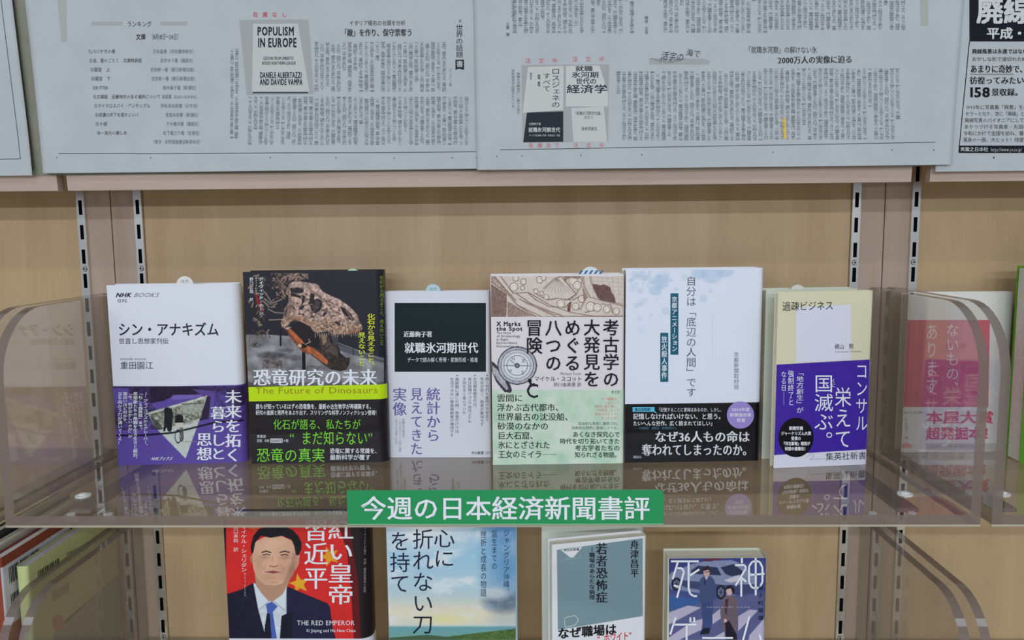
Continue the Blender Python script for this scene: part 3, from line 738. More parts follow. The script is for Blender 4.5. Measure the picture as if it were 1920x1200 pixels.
# book 2: dinosaur skull
b = up('book', (472, 870), (728, 866), 510, .028, .010, (42, 40, 48), 'black paperback with a dinosaur skull photo and a lime stripe')
q = Pic(458, 512, 727, 724, (41, 41, 50)); q.frame(455, 500, 5.453); R_ = random.Random(4)
q.poly([(30, 690), (250, 690), (700, 720), (900, 780), (1440, 940), (1440, 1230), (30, 1230)], (128, 128, 136), tex=.35, ts=16, seed=2)
q.poly([(620, 700), (800, 700), (1000, 800), (1440, 930), (1440, 985), (1000, 860)], (84, 86, 98))
q.line([(640, 700), (960, 770), (1440, 950)], 7, (140, 140, 150)); q.line([(1130, 800), (1130, 900)], 8, (40, 40, 46))
for x, y, rx, ry, c in ((300, 900, 190, 45, 62), (300, 985, 110, 48, 70), (520, 930, 120, 40, 84), (140, 800, 90, 30, 84), (440, 850, 110, 24, 86), (720, 1030, 160, 30, 90)):
    q.ell(x, y, rx, ry, (c+4, c+2, c+8), .75, tex=.5, ts=5, soft=.5)
q.poly([(200, 950), (320, 930), (410, 960), (400, 1040), (200, 1040)], (100, 94, 96), .8, tex=.8, ts=4, seed=8)
q.grad([(512, (41, 41, 50))], 1, None) if False else None
for i in range(150):                           # neck bones and ribs behind the skull
    x = R_.uniform(290, 640); y = R_.uniform(60, 60+max(0, (640-x))*.9+40)
    if x > 450 and y > 170: continue
    a = R_.uniform(-1.2, 1.2); l = R_.uniform(14, 44); g = R_.choice((1, .82, .6, .42))
    q.line([(x, y), (x+l*math.cos(a), y+l*math.sin(a))], R_.uniform(8, 18), np.array((150, 126, 118))*g)
for i in range(90):
    y = R_.uniform(80, 790); x = 170+R_.gauss(0, 38)+(y-300)*.03
    a = R_.uniform(.3, 2.8); l = R_.uniform(14, 50); g = R_.choice((.95, .7, .5, .36))
    q.line([(x, y), (x+l*math.cos(a), y+l*math.sin(a))], R_.uniform(6, 15), np.array((146, 130, 120))*g)
for pts in (((260, 430), (330, 465), (410, 470)), ((270, 540), (400, 535)), ((200, 340), (270, 410)), ((220, 320), (290, 380)), ((230, 260), (300, 370), (400, 330))): q.line(pts, 11, (140, 124, 118))
q.poly([(125, 270), (150, 280), (215, 470), (190, 465), (140, 360)], (122, 42, 48))
q.poly([(605, 860), (640, 860), (640, 1050), (608, 1050)], (20, 20, 24)); q.line([(387, 650), (387, 800)], 17, (26, 26, 30))
q.poly([(500, 580), (600, 560), (680, 630), (760, 665), (880, 690), (980, 700), (960, 760), (1000, 880), (1060, 935), (1095, 925), (1092, 990), (1060, 1052), (1000, 1066), (900, 1050), (800, 975), (700, 900), (620, 800), (500, 700)], (38, 34, 38))
q.poly([(780, 690), (870, 690), (900, 780), (960, 800), (980, 900), (960, 960), (840, 900), (790, 800)], (74, 66, 62), tex=.5, ts=4)
q.poly([(900, 690), (980, 700), (970, 800), (930, 790)], (70, 68, 76))
q.poly([(700, 840), (820, 850), (1000, 930), (1095, 925), (1092, 990), (1060, 1050), (1000, 1064), (900, 1045), (800, 965)], (52, 44, 42), tex=.4, ts=4, seed=6)
for i in range(9): q.line([(880+i*24, 905+i*4), (884+i*24, 930+i*4)], 9, (60, 54, 52))
q.poly([(690, 800), (860, 870), (900, 920), (870, 960), (760, 900)], (58, 50, 48), tex=.6)
q.poly([(440, 620), (500, 640), (600, 740), (640, 790), (720, 830), (800, 890), (872, 960), (865, 1003), (780, 950), (700, 890), (612, 870), (550, 800), (490, 730)], (170, 96, 62), tex=.35, ts=5, seed=4)
q.poly([(440, 620), (470, 700), (550, 800), (612, 870), (700, 895), (600, 820), (520, 720)], (110, 62, 50), .8)
q.poly([(600, 780), (640, 790), (650, 740), (690, 750), (640, 830), (600, 830)], (30, 28, 30)); q.poly([(570, 785), (605, 795), (595, 825), (560, 810)], (200, 180, 150))
q.line([(640, 790), (690, 765), (675, 740)], 10, (150, 150, 140))
sk = [(455, 215), (470, 180), (520, 150), (600, 150), (660, 190), (700, 190), (740, 170), (785, 195), (790, 225), (830, 260), (900, 300), (980, 325), (1060, 380), (1130, 440), (1180, 500), (1190, 550), (1222, 605), (1220, 640), (1170, 665), (1070, 682), (940, 690), (860, 655), (760, 672), (720, 655), (690, 605), (600, 560), (540, 530), (490, 560), (460, 600), (500, 620), (440, 640), (400, 610), (388, 575), (415, 500), (425, 430), (465, 365), (470, 300), (440, 260)]
q.poly(sk, (160, 136, 129), tex=.75, ts=3.4, seed=11)
q.poly([(470, 180), (600, 152), (740, 172), (830, 262), (980, 328), (1130, 442), (1190, 560), (1120, 480), (1000, 370), (860, 330), (700, 240), (600, 200), (480, 215)], (178, 154, 148), .75, tex=.55, ts=3, seed=3)
q.poly([(700, 560), (900, 520), (1060, 590), (1200, 590), (1215, 640), (1070, 680), (940, 688), (860, 652), (760, 668), (715, 640)], (150, 124, 108), .8, tex=.95, ts=2., seed=7)
q.poly([(430, 500), (600, 500), (700, 560), (720, 620), (600, 555), (480, 545), (420, 600)], (150, 112, 92), .7, tex=.5, ts=3)
dk = (44, 40, 46)
for h_ in ([(480, 222), (560, 208), (622, 228), (620, 262), (560, 270), (490, 262)], [(490, 262), (545, 275), (600, 300), (590, 320), (520, 300), (490, 300)], [(612, 285), (640, 300), (628, 360), (598, 400), (604, 340)],
           [(560, 440), (600, 400), (640, 380), (612, 430)], [(500, 380), (520, 400), (545, 440), (520, 430)],
           [(692, 262), (735, 280), (728, 330), (765, 322), (806, 345), (812, 390), (795, 440), (745, 472), (704, 462), (690, 400), (672, 372), (688, 330)],
           [(815, 500), (828, 462), (862, 445), (855, 480), (830, 505)], [(985, 395), (1040, 420), (1100, 470), (1132, 530), (1130, 556), (1082, 530), (1040, 485), (1000, 440)],
           [(428, 450), (458, 410), (452, 470), (430, 520)], [(940, 555), (985, 560), (1000, 600), (960, 590)], [(690, 500), (730, 500), (725, 515), (695, 515)], [(612, 480), (630, 480), (624, 500)]):
    q.poly(h_, dk)
for i in range(170):
    a = R_.uniform(0, 6.28); x = R_.uniform(450, 1200); y = 180+(x-450)*.45+R_.uniform(0, 330)
    if q.mask(sk)[int(np.clip((y/5.453+500-512)*2, 0, q.h-1)), int(np.clip((x/5.453+455-458)*2, 0, q.w-1))]:
        l = R_.uniform(8, 34); q.line([(x, y), (x+l*math.cos(a), y+l*math.sin(a)*.5)], R_.uniform(3, 8), (74, 56, 54) if i % 3 else (206, 184, 176), .7)
q.poly([(455, 215), (470, 300), (465, 365), (425, 430), (415, 500), (470, 520), (520, 420), (500, 300)], (96, 74, 70), .45)
q.poly([(700, 410), (735, 380), (742, 330), (760, 340), (790, 360), (780, 420), (740, 450)], (92, 76, 74), .6)
q.line([(985, 395), (1040, 520), (1060, 600), (1070, 680)], 9, (200, 178, 168)); q.line([(650, 200), (820, 330), (940, 380)], 9, (110, 88, 84))
q.line([(1060, 440), (1120, 540)], 8, (150, 128, 120))
for i in range(20): x = 740+i*23; q.line([(x, 668+R_.uniform(0, 8)), (x+3, 690+R_.uniform(0, 34))], 7, (170, 146, 130))
q.poly([(1070, 655), (1215, 640), (1200, 662), (1070, 680)], (150, 90, 74), .7)
q.poly([(800, 690), (850, 690), (860, 760), (820, 800)], (140, 118, 96), .9)
q.poly([(30, 1180), (1440, 1180), (1440, 1232), (30, 1232)], (70, 68, 72), .6)
q.place(b, coat=.5)
LM = (214, 230, 60)
b.v('ディヴィッド・ホーン', 485, 520, 494, 590, WHT, 'b'); b.v('野口正雄　訳', 468, 520, 475, 565, WHT, 'r')
b.v('David Hone', 478, 520, 483, 552, WHT, 'l'); b.v('化石から見えること、', 689, 588, 703, 690, LM, 'b'); b.v('見えないこと', 672, 623, 685, 686, LM, 'b')
b.v('化石から見えること、見えないこと', 711.5, 517, 718.5, 648, (150, 166, 60), 'r', res=1)
b.h('恐竜研究の未来', 476, 692, 706, 723, (232, 234, 244), 'mb', off=.00035)
k = b.band(600, 724, (34, 31, 36))
k.poly([(466, 725.4), (726, 720.5), (726, 748), (467, 752.5)], (184, 218, 20))
k.h('The Future of Dinosaurs', 479, 726, 708, 738, (150, 132, 30), 'l', sl=-1)
k.h('誰もが知っているはずの恐竜像を、最新の古生物学が再構築する。', 480, 757, 700, 767, WHT, 'b', res=1)
k.h('研究の進展と限界をあぶり出す、スリリングな科学ノンフィクション登場！', 480, 769, 710, 778, WHT, 'b', res=1)
GR = (120, 210, 60)
k.h('化石が語る、私たちが', 513, 786, 676, 805, GR, 'r'); k.h('“まだ知らない”', 544, 808, 710, 834, GR, 'r'); k.h('恐竜の真実', 482, 840, 609, 866, GR, 'r')
k.h('原書房', 482, 815, 499, 821, WHT, 'r'); k.h('定価：本体', 482, 823, 505, 829, WHT, 'r'); k.rect(507, 822, 530, 830, (200, 204, 214)); k.h('3500円', 508, 823, 529, 829, (40, 40, 50), 'b', off=.0003); k.h('＋税', 531, 823, 541, 829, WHT, 'r')
k.h('恐竜に関する常識を、', 619, 840, 712, 850, WHT, 'b'); k.h('最新科学が覆す', 619, 852, 695, 862, WHT, 'b')
b.finish(); k.finish()
slip(b, 664, .0085, .0022, (170, 212, 184), 'pale green slip barely showing above the dinosaur skull book')

# book 3
b = up('book', (730, 858), (922, 858), 547, .014, .0035, (210, 214, 230), 'small white paperback with a large dark green title rectangle')
b.rect(740, 568, 911, 697, (18, 34, 38), name='title_block')
b.h('近藤絢子著', 757, 621, 810, 632, WHT, 'mb'); b.h('就職氷河期世代', 759, 642, 896, 662, WHT, 'mb'); b.h('データで読み解く所得・家族形成・格差', 764, 670, 896, 679, WHT, 'r')
PU = (104, 96, 164); DG = (84, 88, 100)
b.v('統計から', 800, 727, 825, 828, PU, 'm'); b.v('見えてきた', 770, 727, 792, 853, PU, 'm'); b.v('実像', 737, 727, 762, 779, PU, 'm')
b.v('続く世代も雇用が不安定で', 910, 707, 916.5, 791, DG, 'r', res=1); b.v('年収が低く、格差が解消せず', 900.5, 707, 907, 799, DG, 'r', res=1)
b.v('氷河期後期世代は、', 887.5, 708, 894, 768, DG, 'r', res=1); b.v('実は団塊ジュニア世代よりも', 877.5, 708, 884, 793, DG, 'r', res=1); b.v('子供を多く産んでいた', 867.5, 708, 874, 777, DG, 'r', res=1)
b.v('高齢期に達した時、年金だけでは', 853.5, 708, 860.5, 812, DG, 'r', res=1); b.v('生活できない単身高齢者が増加する', 844, 708, 851, 819, DG, 'r', res=1)
for x in (913.5, 890.5, 857): b.poly([(x-1.7, 703), (x+1.7, 703), (x, 706.5)], DG)
b.v('就職氷河期世代、', 754, 785, 759, 826, (130, 134, 150), 'l', res=1); b.v('一九九三年から二〇〇四年に高校、', 748, 785, 752.5, 851, (130, 134, 150), 'l', res=1); b.v('大学などを卒業した世代。', 741, 785, 745.5, 838, (130, 134, 150), 'l', res=1)
b.h('中公新書', 884, 846, 907, 852, (70, 72, 84), 'mb'); b.h('2825', 910, 846.5, 920, 851.5, (90, 92, 100), 'r')
b.finish()
slip(b, 813, .0085, .0080, (176, 202, 222), 'pale blue round-topped slip above the small white book with the green rectangle', mark='注文')

# book 4: engraving and compass
b = up('book', (924, 872), (1169, 869), 516, .024, .004, (216, 212, 222), 'pale paperback with a brown engraving strip and a compass drawing')
q = Pic(921, 518, 1168.5, 594, (204, 194, 190)); q.frame(915, 505, 5.58); bn = (112, 88, 84)
q.c *= (1+.10*(vnoise(q.X/1.6, q.Y/1.6, 5)-.5)*2)[..., None]
q.poly([(30, 150), (200, 260), (190, 500), (30, 505)], (128, 106, 102), tex=.3, ts=2); q.poly([(200, 330), (480, 490), (200, 500)], (150, 130, 126), tex=.3, ts=2)
q.poly([(30, 60), (60, 55), (230, 260), (30, 130)], (170, 150, 144), tex=.4, ts=2)
for pts in (((30, 130), (200, 250), (300, 370), (500, 495)), ((50, 60), (200, 230), (290, 330)), ((120, 60), (260, 250), (420, 240), (640, 370), (860, 450), (1100, 490), (1410, 490)), ((300, 370), (560, 495)), ((330, 310), (700, 490)), ((290, 250), (450, 360), (780, 490)), ((420, 250), (500, 320), (640, 390), (800, 400), (860, 340)), ((1060, 60), (1080, 150), (1150, 300), (1410, 370)), ((990, 60), (1000, 170), (1060, 290), (1200, 330), (1410, 385)), ((960, 60), (985, 120), (930, 240), (860, 310), (800, 320)), ((580, 200), (690, 100), (760, 70), (920, 260), (840, 310)), ((470, 210), (520, 270), (620, 320), (730, 300), (850, 320)), ((880, 320), (960, 280), (1000, 340), (960, 420), (890, 380)), ((1040, 360), (1110, 350), (1100, 430), (1010, 450)), ((1180, 360), (1280, 370), (1300, 460))):
    q.line(pts, 7, bn); q.line([(x+14, y+4) for x, y in pts], 3, (150, 130, 126))
for i in range(9): q.line([(720, 95), (585+i*38, 215+18*math.sin(i*.4)+i*4)], 3, (130, 110, 106))
for i in range(16): q.line([(310+i*20, 300+i*11), (420+i*24, 372+i*7)], 3, (146, 126, 122))
for i in range(7): q.line([(1080+i*55, 60), (1110+i*52, 330+i*8)], 2.5, (158, 140, 134)); q.line([(1070+i*5, 80+i*42), (1412, 100+i*42)], 2.5, (158, 140, 134))
q.poly([(1090, 150), (1180, 165), (1210, 155), (1280, 190), (1290, 240), (1320, 280), (1335, 355), (1170, 320), (1110, 230)], (108, 84, 84), tex=.25, ts=2)
for x, y, r_ in ((270, 185, 42), (290, 95, 30), (370, 130, 30), (360, 195, 22), (500, 230, 24), (560, 250, 22), (610, 290, 26), (915, 390, 36), (980, 310, 36), (1070, 390, 46), (1140, 400, 40), (1240, 420, 36), (1340, 440, 34), (760, 360, 40), (890, 120, 44), (930, 170, 40), (540, 110, 34), (580, 90, 26)):
    q.ell(x, y, r_, r_*1.05, (222, 214, 208)); q.ell(x, y, r_, r_*1.05, (120, 98, 92), ring=6); q.ell(x+4, y+6, r_*.6, r_*.6, (160, 142, 136), ring=3)
q.poly([(830, 380), (870, 330), (860, 440), (830, 440)], (110, 86, 78), tex=.4); q.poly([(985, 170), (1045, 290), (1000, 350), (990, 250)], (140, 118, 110), .8, tex=.4); q.poly([(790, 60), (960, 60), (960, 100), (850, 90), (800, 130)], (120, 96, 90), .8, tex=.5)
q.line([(30, 492), (240, 505), (900, 492), (1415, 492)], 8, (120, 100, 96)); q.line([(198, 260), (198, 495)], 5, (214, 206, 200))
q.place(b, name='engraving', coat=.0, rough=.6)
K = (26, 22, 34)
b.h('X Marks', 931, 603, 976, 611, K, 'h'); b.h('the Spot', 931, 612, 980, 620, K, 'h')
for i, (s_, x1) in enumerate((('The Story', 958), ('of Archaeology', 975), ('in Eight', 953), ('Extraordinary', 970), ('Discoveries', 964))): b.h(s_, 931, 621.5+i*6.3, x1, 626+i*6.3, (90, 86, 96), 'b', res=1)
for i, s_ in enumerate(('考古学の', '大発見を', 'めぐる', '八つの', '冒険')):
    x = 1131-i*36; b.v(s_, x, 599, x+29, 599+len(s_)*32.4-.8 if i > 1 else 725, K, 'b', off=.0009)
b.h('Michael Scott', 1050, 698, 1090, 703, (80, 76, 88), 'r'); b.h('マイケル・スコット', 1002, 705, 1091, 715, K, 'r', off=.0009); b.h('府川由美恵 訳', 1038, 717, 1090, 725, K, 'r')
k = b.band(1050, 732, (186, 210, 198))
q = Pic(922, 731, 1168.5, 869, (190, 212, 200)); n1 = vnoise(q.X/22, q.Y/26, 3); n2 = vnoise(q.X/5, q.Y/6, 8)
q.c = q.c+((n1-.5)*46+(n2-.5)*14)[..., None]*np.array([1.2, .55, .9]); q.place(k, name='marbled_print', coat=0., rough=.6)

q = Pic(921, 644, 980, 712); q.frame(915, 505, 5.58)
q.poly([(40, 965), (80, 990), (160, 1080), (215, 1165), (215, 1200), (40, 1200)], (70, 66, 80)); q.poly([(50, 1010), (150, 1110), (190, 1200), (60, 1200)], (176, 176, 190), tex=.3, ts=2)
q.a[:] = 0; q = Pic(921, 648, 1009, 746); q.frame(915, 505, 5.58)
q.poly([(36, 955), (80, 990), (150, 1080), (215, 1165), (250, 1260), (240, 1290), (170, 1280), (90, 1180), (40, 1060)], (64, 60, 74)); q.poly([(42, 1000), (90, 1040), (160, 1120), (215, 1250), (190, 1260), (110, 1170), (50, 1080)], (170, 170, 184), tex=.3, ts=2)
q.ell(305, 1005, 205, 198, (60, 58, 72)); q.ell(305, 1005, 196, 189, (168, 170, 186), tex=.2); q.ell(305, 1005, 172, 165, (70, 68, 82)); q.ell(305, 1005, 166, 160, (214, 216, 228))
q.ell(305, 1005, 138, 133, (130, 130, 146), ring=5); q.ell(305, 1005, 108, 104, (96, 96, 112), ring=6)
for i in range(60): a = math.pi*i/30; q.line([(305+140*math.cos(a), 1005+135*math.sin(a)), (305+(156 if i % 5 else 162)*math.cos(a), 1005+(150 if i % 5 else 156)*math.sin(a))], 4, (110, 110, 124))
q.line([(170, 1005), (440, 1008)], 8, (100, 104, 118)); q.line([(235, 950), (300, 1005)], 12, (150, 154, 170)); q.ell(305, 1005, 26, 26, (70, 72, 88)); q.ell(305, 1005, 12, 12, (150, 150, 166))
q.ell(437, 1165, 18, 24, (34, 30, 40)); q.ell(485, 1270, 66, 62, (34, 30, 42), ring=20); q.line([(430, 1150), (450, 1200), (520, 1215)], 18, (34, 30, 40)); q.line([(440, 1215), (480, 1200)], 20, (40, 36, 46))
q.place(k, off=.0002, name='compass_drawing', coat=0., rough=.6)
for ch, x, y in (('N', 959, 669), ('E', 979, 673), ('W', 954, 692), ('S', 977, 695)): k.h(ch, x, y, x+6, y+6.5, (90, 90, 106), 'r', off=.0004)
for i, (s_, x1) in enumerate((('雲間に', 980), ('浮かぶ古代都市、', 1056), ('世界最古の沈没船、', 1074), ('砂漠のなかの', 1028), ('巨大石窟、', 1008), ('氷にとざされた', 1031), ('王女のミイラ──', 1043))): k.h(s_, 932+i*.4, 739+i*17.6, x1, 753+i*17.6, (38, 44, 48), 'm', off=.0003)
for i, s_ in enumerate(('その遺物は、', 'いかにして', '現代に姿を現し、', '「大発見」として', '認められるように', 'なったのか？')): k.h(s_, 1162-len(s_)*5.8, 745+i*7.1, 1162, 750.5+i*7.1, (214, 130, 124), 'r', res=1)
k.h('政治的な思惑に翻弄され、', 1084, 791, 1163, 797, (50, 80, 70), 'r', res=1); k.h('技術的な限界に直面しつつも、', 1072, 799, 1163, 805, (50, 80, 70), 'r', res=1)
for i, (s_, x0) in enumerate((('あくなき探究心で', 1074), ('時代を切り拓いてきた', 1050), ('考古学者たちの', 1078), ('知られざる物語。', 1078))): k.h(s_, x0, 809+i*12.7, 1162, 819.5+i*12.7, (24, 70, 54), 'b')
k.h('青土社', 1146, 732, 1162, 738, (60, 80, 70), 'r'); b.finish(); k.finish()
slip(b, 1107, .0105, .0080, (206, 214, 224), 'white slip with blue diagonal stripes above the engraving and compass book', stripes=(60, 110, 160))

# book 5
b = up('book', (1171, 868), (1424, 864), 505, .026, .006, (214, 222, 242), 'large white hardback with a vertical title and two teal label strips')
q = Pic(1171, 506, 1380, 640, (214, 222, 242)); R2 = random.Random(9)
for i in range(60): x = 1180+abs(R2.gauss(0, 60)); y = 510+abs(R2.gauss(0, 34)); r_ = R2.uniform(2, 9); q.ell(x, y, r_, r_, (176, 196, 224), R2.uniform(.15, .5), soft=.35)
for x, y, rx, ry in ((1335, 510, 26, 24), (1238, 528, 18, 16), (1310, 512, 16, 14), (1360, 506, 20, 16), (1228, 545, 14, 10)): q.ell(x, y, rx, ry, (166, 192, 226), .55, soft=.3)
q.place(b, name='watercolour_print', coat=.2)
b.v('自分は「底辺の人間」です', 1287, 518, 1305, 744, (92, 98, 118), 'l')
for (x0, y0, x1, y1, s_) in ((1257, 550, 1272, 665, '京都アニメーション'), (1238, 624, 1253, 716, '放火殺人事件')):
    b.rect(x0, y0, x1, y1, (34, 92, 116)); b.v(s_, x0+2.5, y0+6, x1-2.5, y1-6, (226, 234, 244), 'b')
b.v('I am at the bottom of society', 1334, 590, 1338, 672, (170, 176, 190), 'l', res=1); b.v('京都新聞取材班', 1376, 660, 1385, 730, (110, 114, 130), 'l')
k = b.band(1300, 756, (22, 20, 26))
k.disc(1388, 778, 25.5, (150, 134, 208)); k.rect(1360, 745, 1414, 757.3, (214, 222, 242), .0002) if False else None
k.h('2024年度', 1372, 764, 1405, 771, WHT, 'b', off=.0003); k.h('新聞協会賞', 1368, 774, 1408, 781, WHT, 'b', off=.0003); k.h('受賞', 1381, 784, 1397, 791, WHT, 'b', off=.0003)
k.rect(1186, 763, 1227, 772, (96, 190, 226)); k.poly([(1224, 771), (1229, 771), (1231, 775)], (96, 190, 226)); k.h('書店員推薦！', 1190, 764.5, 1224, 770.5, (30, 70, 110), 'b', off=.0003)
k.h('「記憶することに意味はあるのか、しかし、', 1232, 764, 1356, 772, WHT, 'r'); k.h('記憶しなければいけない、と思う。', 1187, 775, 1357, 786, WHT, 'b'); k.h('たいへんな労作。広く読まれてほしい」', 1187, 789, 1340, 798, WHT, 'b')
k.h('──大垣書店　高野店　金澤菜実さん', 1188, 800, 1269, 805, (70, 130, 160), 'r', res=1)
k.h('なぜ36人もの命は', 1228, 808, 1405, 829, (212, 216, 226), 'mb'); k.h('奪われてしまったのか。', 1204, 832, 1410, 854, (212, 216, 226), 'mb'); k.h('講談社', 1187, 854, 1203, 859, (190, 194, 204), 'r')
b.finish(); k.finish()
slip(b, 1312, .009, .0014, (206, 210, 216), 'white slip barely showing above the white hardback with teal strips')

# book 6 and the copy behind it
bk = up('book', (1428, 861), (1598, 857), 543, .020, .004, (196, 204, 196), 'pale grey-green book standing half hidden behind the cream and violet one')
bk.finish()
b = up('book', (1450, 878), (1625, 871), 548, .009, .003, (206, 206, 182), 'slim cream paperback with a white panel and a violet band')
b.poly([(1493, 577), (1595, 571), (1596, 675), (1492, 680)], (208, 212, 232), name='white_panel')
k = b.band(1540, 681, (206, 208, 228)); VI = (64, 42, 158)
k.poly([(1448, 684), (1630, 674), (1630, 842), (1450, 853)], VI, name='violet_print')
b.h('過疎ビジネス', 1467, 566, 1562, 583, (44, 44, 52), 'r', sl=-2, off=.0003); b.h('横山　勲', 1565, 645, 1600, 655, (44, 44, 52), 'r', sl=-1, off=.0003); b.h('Yokoyama Tsutomu', 1565, 658, 1614, 661, (90, 90, 96), 'r', sl=-1, off=.0003)
k.v('コンサル', 1604, 680, 1626, 808, WHT, 'r', off=.0003); k.v('栄えて', 1565, 726, 1595, 840, WHT, 'r', off=.0003); k.v('国滅ぶ。', 1527, 702, 1561, 842, WHT, 'r', off=.0003)
k.v('「地方創生」が', 1493, 693, 1506, 774, WHT, 'r', off=.0003); k.v('強制終了と', 1477, 694, 1488, 760, WHT, 'r', off=.0003); k.v('なる日──', 1464, 696, 1474, 758, WHT, 'r', off=.0003); k.v('くに', 1559, 710, 1566, 726, WHT, 'l', off=.0003)
k.disc(1492, 820, 33, (22, 20, 28), ry=37, off=.0002)
for i, (s_, w2) in enumerate((('新聞労連', 13), ('ジャーナリズム大賞', 28), ('受賞の', 9), ('『河北新報』報道が', 26), ('待望の書籍化！', 21))): k.h(s_, 1492-w2, 799+i*9.6, 1492+w2, 806+i*9.6, WHT, 'h', off=.00035)
k.h('集英社新書', 1548, 849, 1623, 863, (44, 44, 54), 'r', sl=-2.5); k.line([(1512, 858), (1521, 848), (1526, 855), (1518, 861), (1546, 860)], .8, (150, 152, 160))
b.finish(); k.finish()
slip(bk, 1502, .009, .0040, (206, 208, 206), 'white slip above the slim cream book with the violet band', deep=.012)

# book 7 and 8 on the neighbouring shelf
_a = at(1884, 857, Y=-.029)
b = book('book', (.4665, -.032), (_a[0], -.029), Z(UP)+.0002, .1835, .016, .004, (214, 214, 216), 'white book with a red square seen through the right acrylic end panel')
b.poly([(1694, 600), (1856, 600), (1853, 763), (1690, 763)], (196, 54, 86), name='red_square')
b.v('ないもの、', 1774, 606, 1798, 740, (232, 200, 210), 'l'); b.v('あります', 1736, 606, 1758, 738, (232, 200, 210), 'l'); b.rect(1766, 700, 1796, 736, (196, 70, 96), .0001)
b.rect(1766, 700, 1796, 701, (226, 180, 190)); b.rect(1766, 735, 1796, 736, (226, 180, 190)); b.rect(1766, 700, 1767, 736, (226, 180, 190)); b.rect(1795, 700, 1796, 736, (226, 180, 190))
b.h('本屋大賞', 1737, 771, 1862, 794, (206, 60, 84), 'h'); b.h('超発掘本！', 1737, 801, 1868, 824, (206, 60, 84), 'h'); b.h('2025年', 1693, 771, 1732, 776, (120, 120, 120), 'r')
b.v('心に残る一冊', 1697, 784, 1702, 824, (120, 100, 100), 'r', res=1); b.v('いつ読んでも', 1688, 790, 1692, 824, (120, 100, 100), 'l', res=1)
b.poly([(1688, 835), (1700, 829), (1712, 836), (1708, 840), (1692, 840)], (220, 150, 150)); b.rect(1736, 831, 1870, 849, (186, 184, 176)); b.h('全国の書店員がえらぶ', 1745, 834, 1850, 839, (130, 126, 120), 'r', res=1)
b.finish()
A = at(1911, 868, Z=Z(UP))
b = book('book', (A[0], A[1]), (A[0]+.135, A[1]+.004), Z(UP)+.0002, .214, .024, .005, (76, 132, 34), 'thick green book at the far right edge with its pages facing left', pages=(196, 200, 198))

# ---------------------------------------------------------------- lower shelf
b = low('book', 425, 694, -.125, -.125, .1960, .034, .013, (30, 28, 34), 'red and black book with a portrait of a dark-haired man in a blue tie')
q = Pic(424, 960, 694, 1200, (204, 44, 44)); q.frame(420, 980, 5.453)
q.c *= (1+.06*(vnoise(q.X/20, q.Y/30, 5)-.5)*2)[..., None]
q.poly([(1130, -120), (1500, -120), (1500, 1210), (1330, 1210), (1300, 700), (1260, 300)], (96, 22, 30)); q.poly([(1270, -120), (1500, -120), (1500, 1210), (1400, 1210), (1370, 600), (1310, 200)], (34, 28, 34))
def star(cx, cy, r_, rot, col):
    q.poly([(cx+(r_ if i % 2 == 0 else r_*.42)*math.cos(rot+math.pi*i/5), cy+(r_ if i % 2 == 0 else r_*.42)*math.sin(rot+math.pi*i/5)) for i in range(10)], col, tex=.12, ts=8)
star(1080, 340, 110, .6, (224, 150, 40)); star(770, 620, 110, .75, (226, 160, 44)); star(310, 40, 60, .3, (200, 90, 50))
q.poly([(25, 725), (170, 680), (310, 605), (420, 700), (660, 650), (820, 720), (1060, 820), (1085, 860), (1110, 1060), (1150, 1210), (25, 1210)], (28, 28, 50), tex=.2, ts=8)
q.poly([(640, 660), (860, 740), (1060, 830), (1100, 1010), (1140, 1210), (700, 1210), (580, 960)], (34, 34, 72), .7)
q.poly([(300, 610), (350, 880), (440, 1210), (640, 1210), (640, 650), (560, 700)], (196, 208, 226), tex=.08, ts=8)
q.poly([(310, 480), (720, 440), (650, 640), (610, 720), (500, 800), (440, 790), (330, 640)], (176, 138, 120))
q.poly([(310, 605), (360, 690), (460, 800), (360, 885)], (206, 218, 234)); q.poly([(645, 640), (600, 730), (500, 800), (620, 890)], (206, 218, 234)); q.line([(460, 800), (360, 885)], 7, (140, 150, 170)); q.line([(510, 800), (620, 890)], 7, (140, 150, 170))
q.poly([(430, 830), (490, 800), (550, 850), (500, 910), (545, 1210), (430, 1210), (450, 960)], (72, 96, 176)); q.poly([(440, 920), (470, 930), (490, 1210), (410, 1210), (420, 1050)], (26, 28, 46)); q.poly([(590, 950), (700, 900), (700, 1210), (570, 1210)], (24, 26, 44))
q.poly([(285, 330), (300, 200), (420, 140), (560, 120), (700, 180), (745, 310), (740, 440), (700, 540), (620, 610), (520, 638), (420, 630), (340, 560), (300, 460)], (206, 164, 142), tex=.06, ts=10)
q.ell(470, 270, 150, 110, (222, 184, 160), .6, soft=.8); q.ell(440, 450, 90, 90, (218, 172, 150), .5, soft=.8); q.poly([(700, 300), (745, 320), (735, 450), (690, 560), (600, 630), (640, 520), (690, 420)], (164, 122, 104), .7)
for (x, y, rx, ry, c, a_) in ((360, 430, 70, 120, (176, 130, 112), .4), (480, 560, 130, 60, (180, 134, 116), .45), (620, 480, 80, 120, (176, 130, 112), .45), (420, 345, 70, 34, (150, 108, 94), .5), (625, 350, 70, 34, (140, 100, 88), .5), (520, 190, 150, 50, (226, 190, 168), .5), (505, 360, 30, 80, (226, 190, 168), .5), (430, 420, 60, 40, (224, 178, 158), .5), (500, 580, 60, 26, (214, 172, 150), .5), (690, 480, 50, 130, (140, 100, 86), .45)):
    q.ell(x, y, rx, ry, c, a_, soft=.9)
q.poly([(735, 330), (775, 320), (770, 410), (730, 490)], (190, 140, 124)); q.poly([(283, 330), (262, 340), (272, 400), (290, 410)], (160, 118, 104))
q.poly([(285, 320), (272, 250), (300, 130), (360, 60), (480, 22), (620, 30), (700, 70), (760, 130), (795, 200), (790, 270), (760, 330), (735, 320), (720, 230), (690, 170), (600, 130), (480, 150), (380, 130), (320, 200), (300, 300)], (26, 24, 32), tex=.3, ts=4)
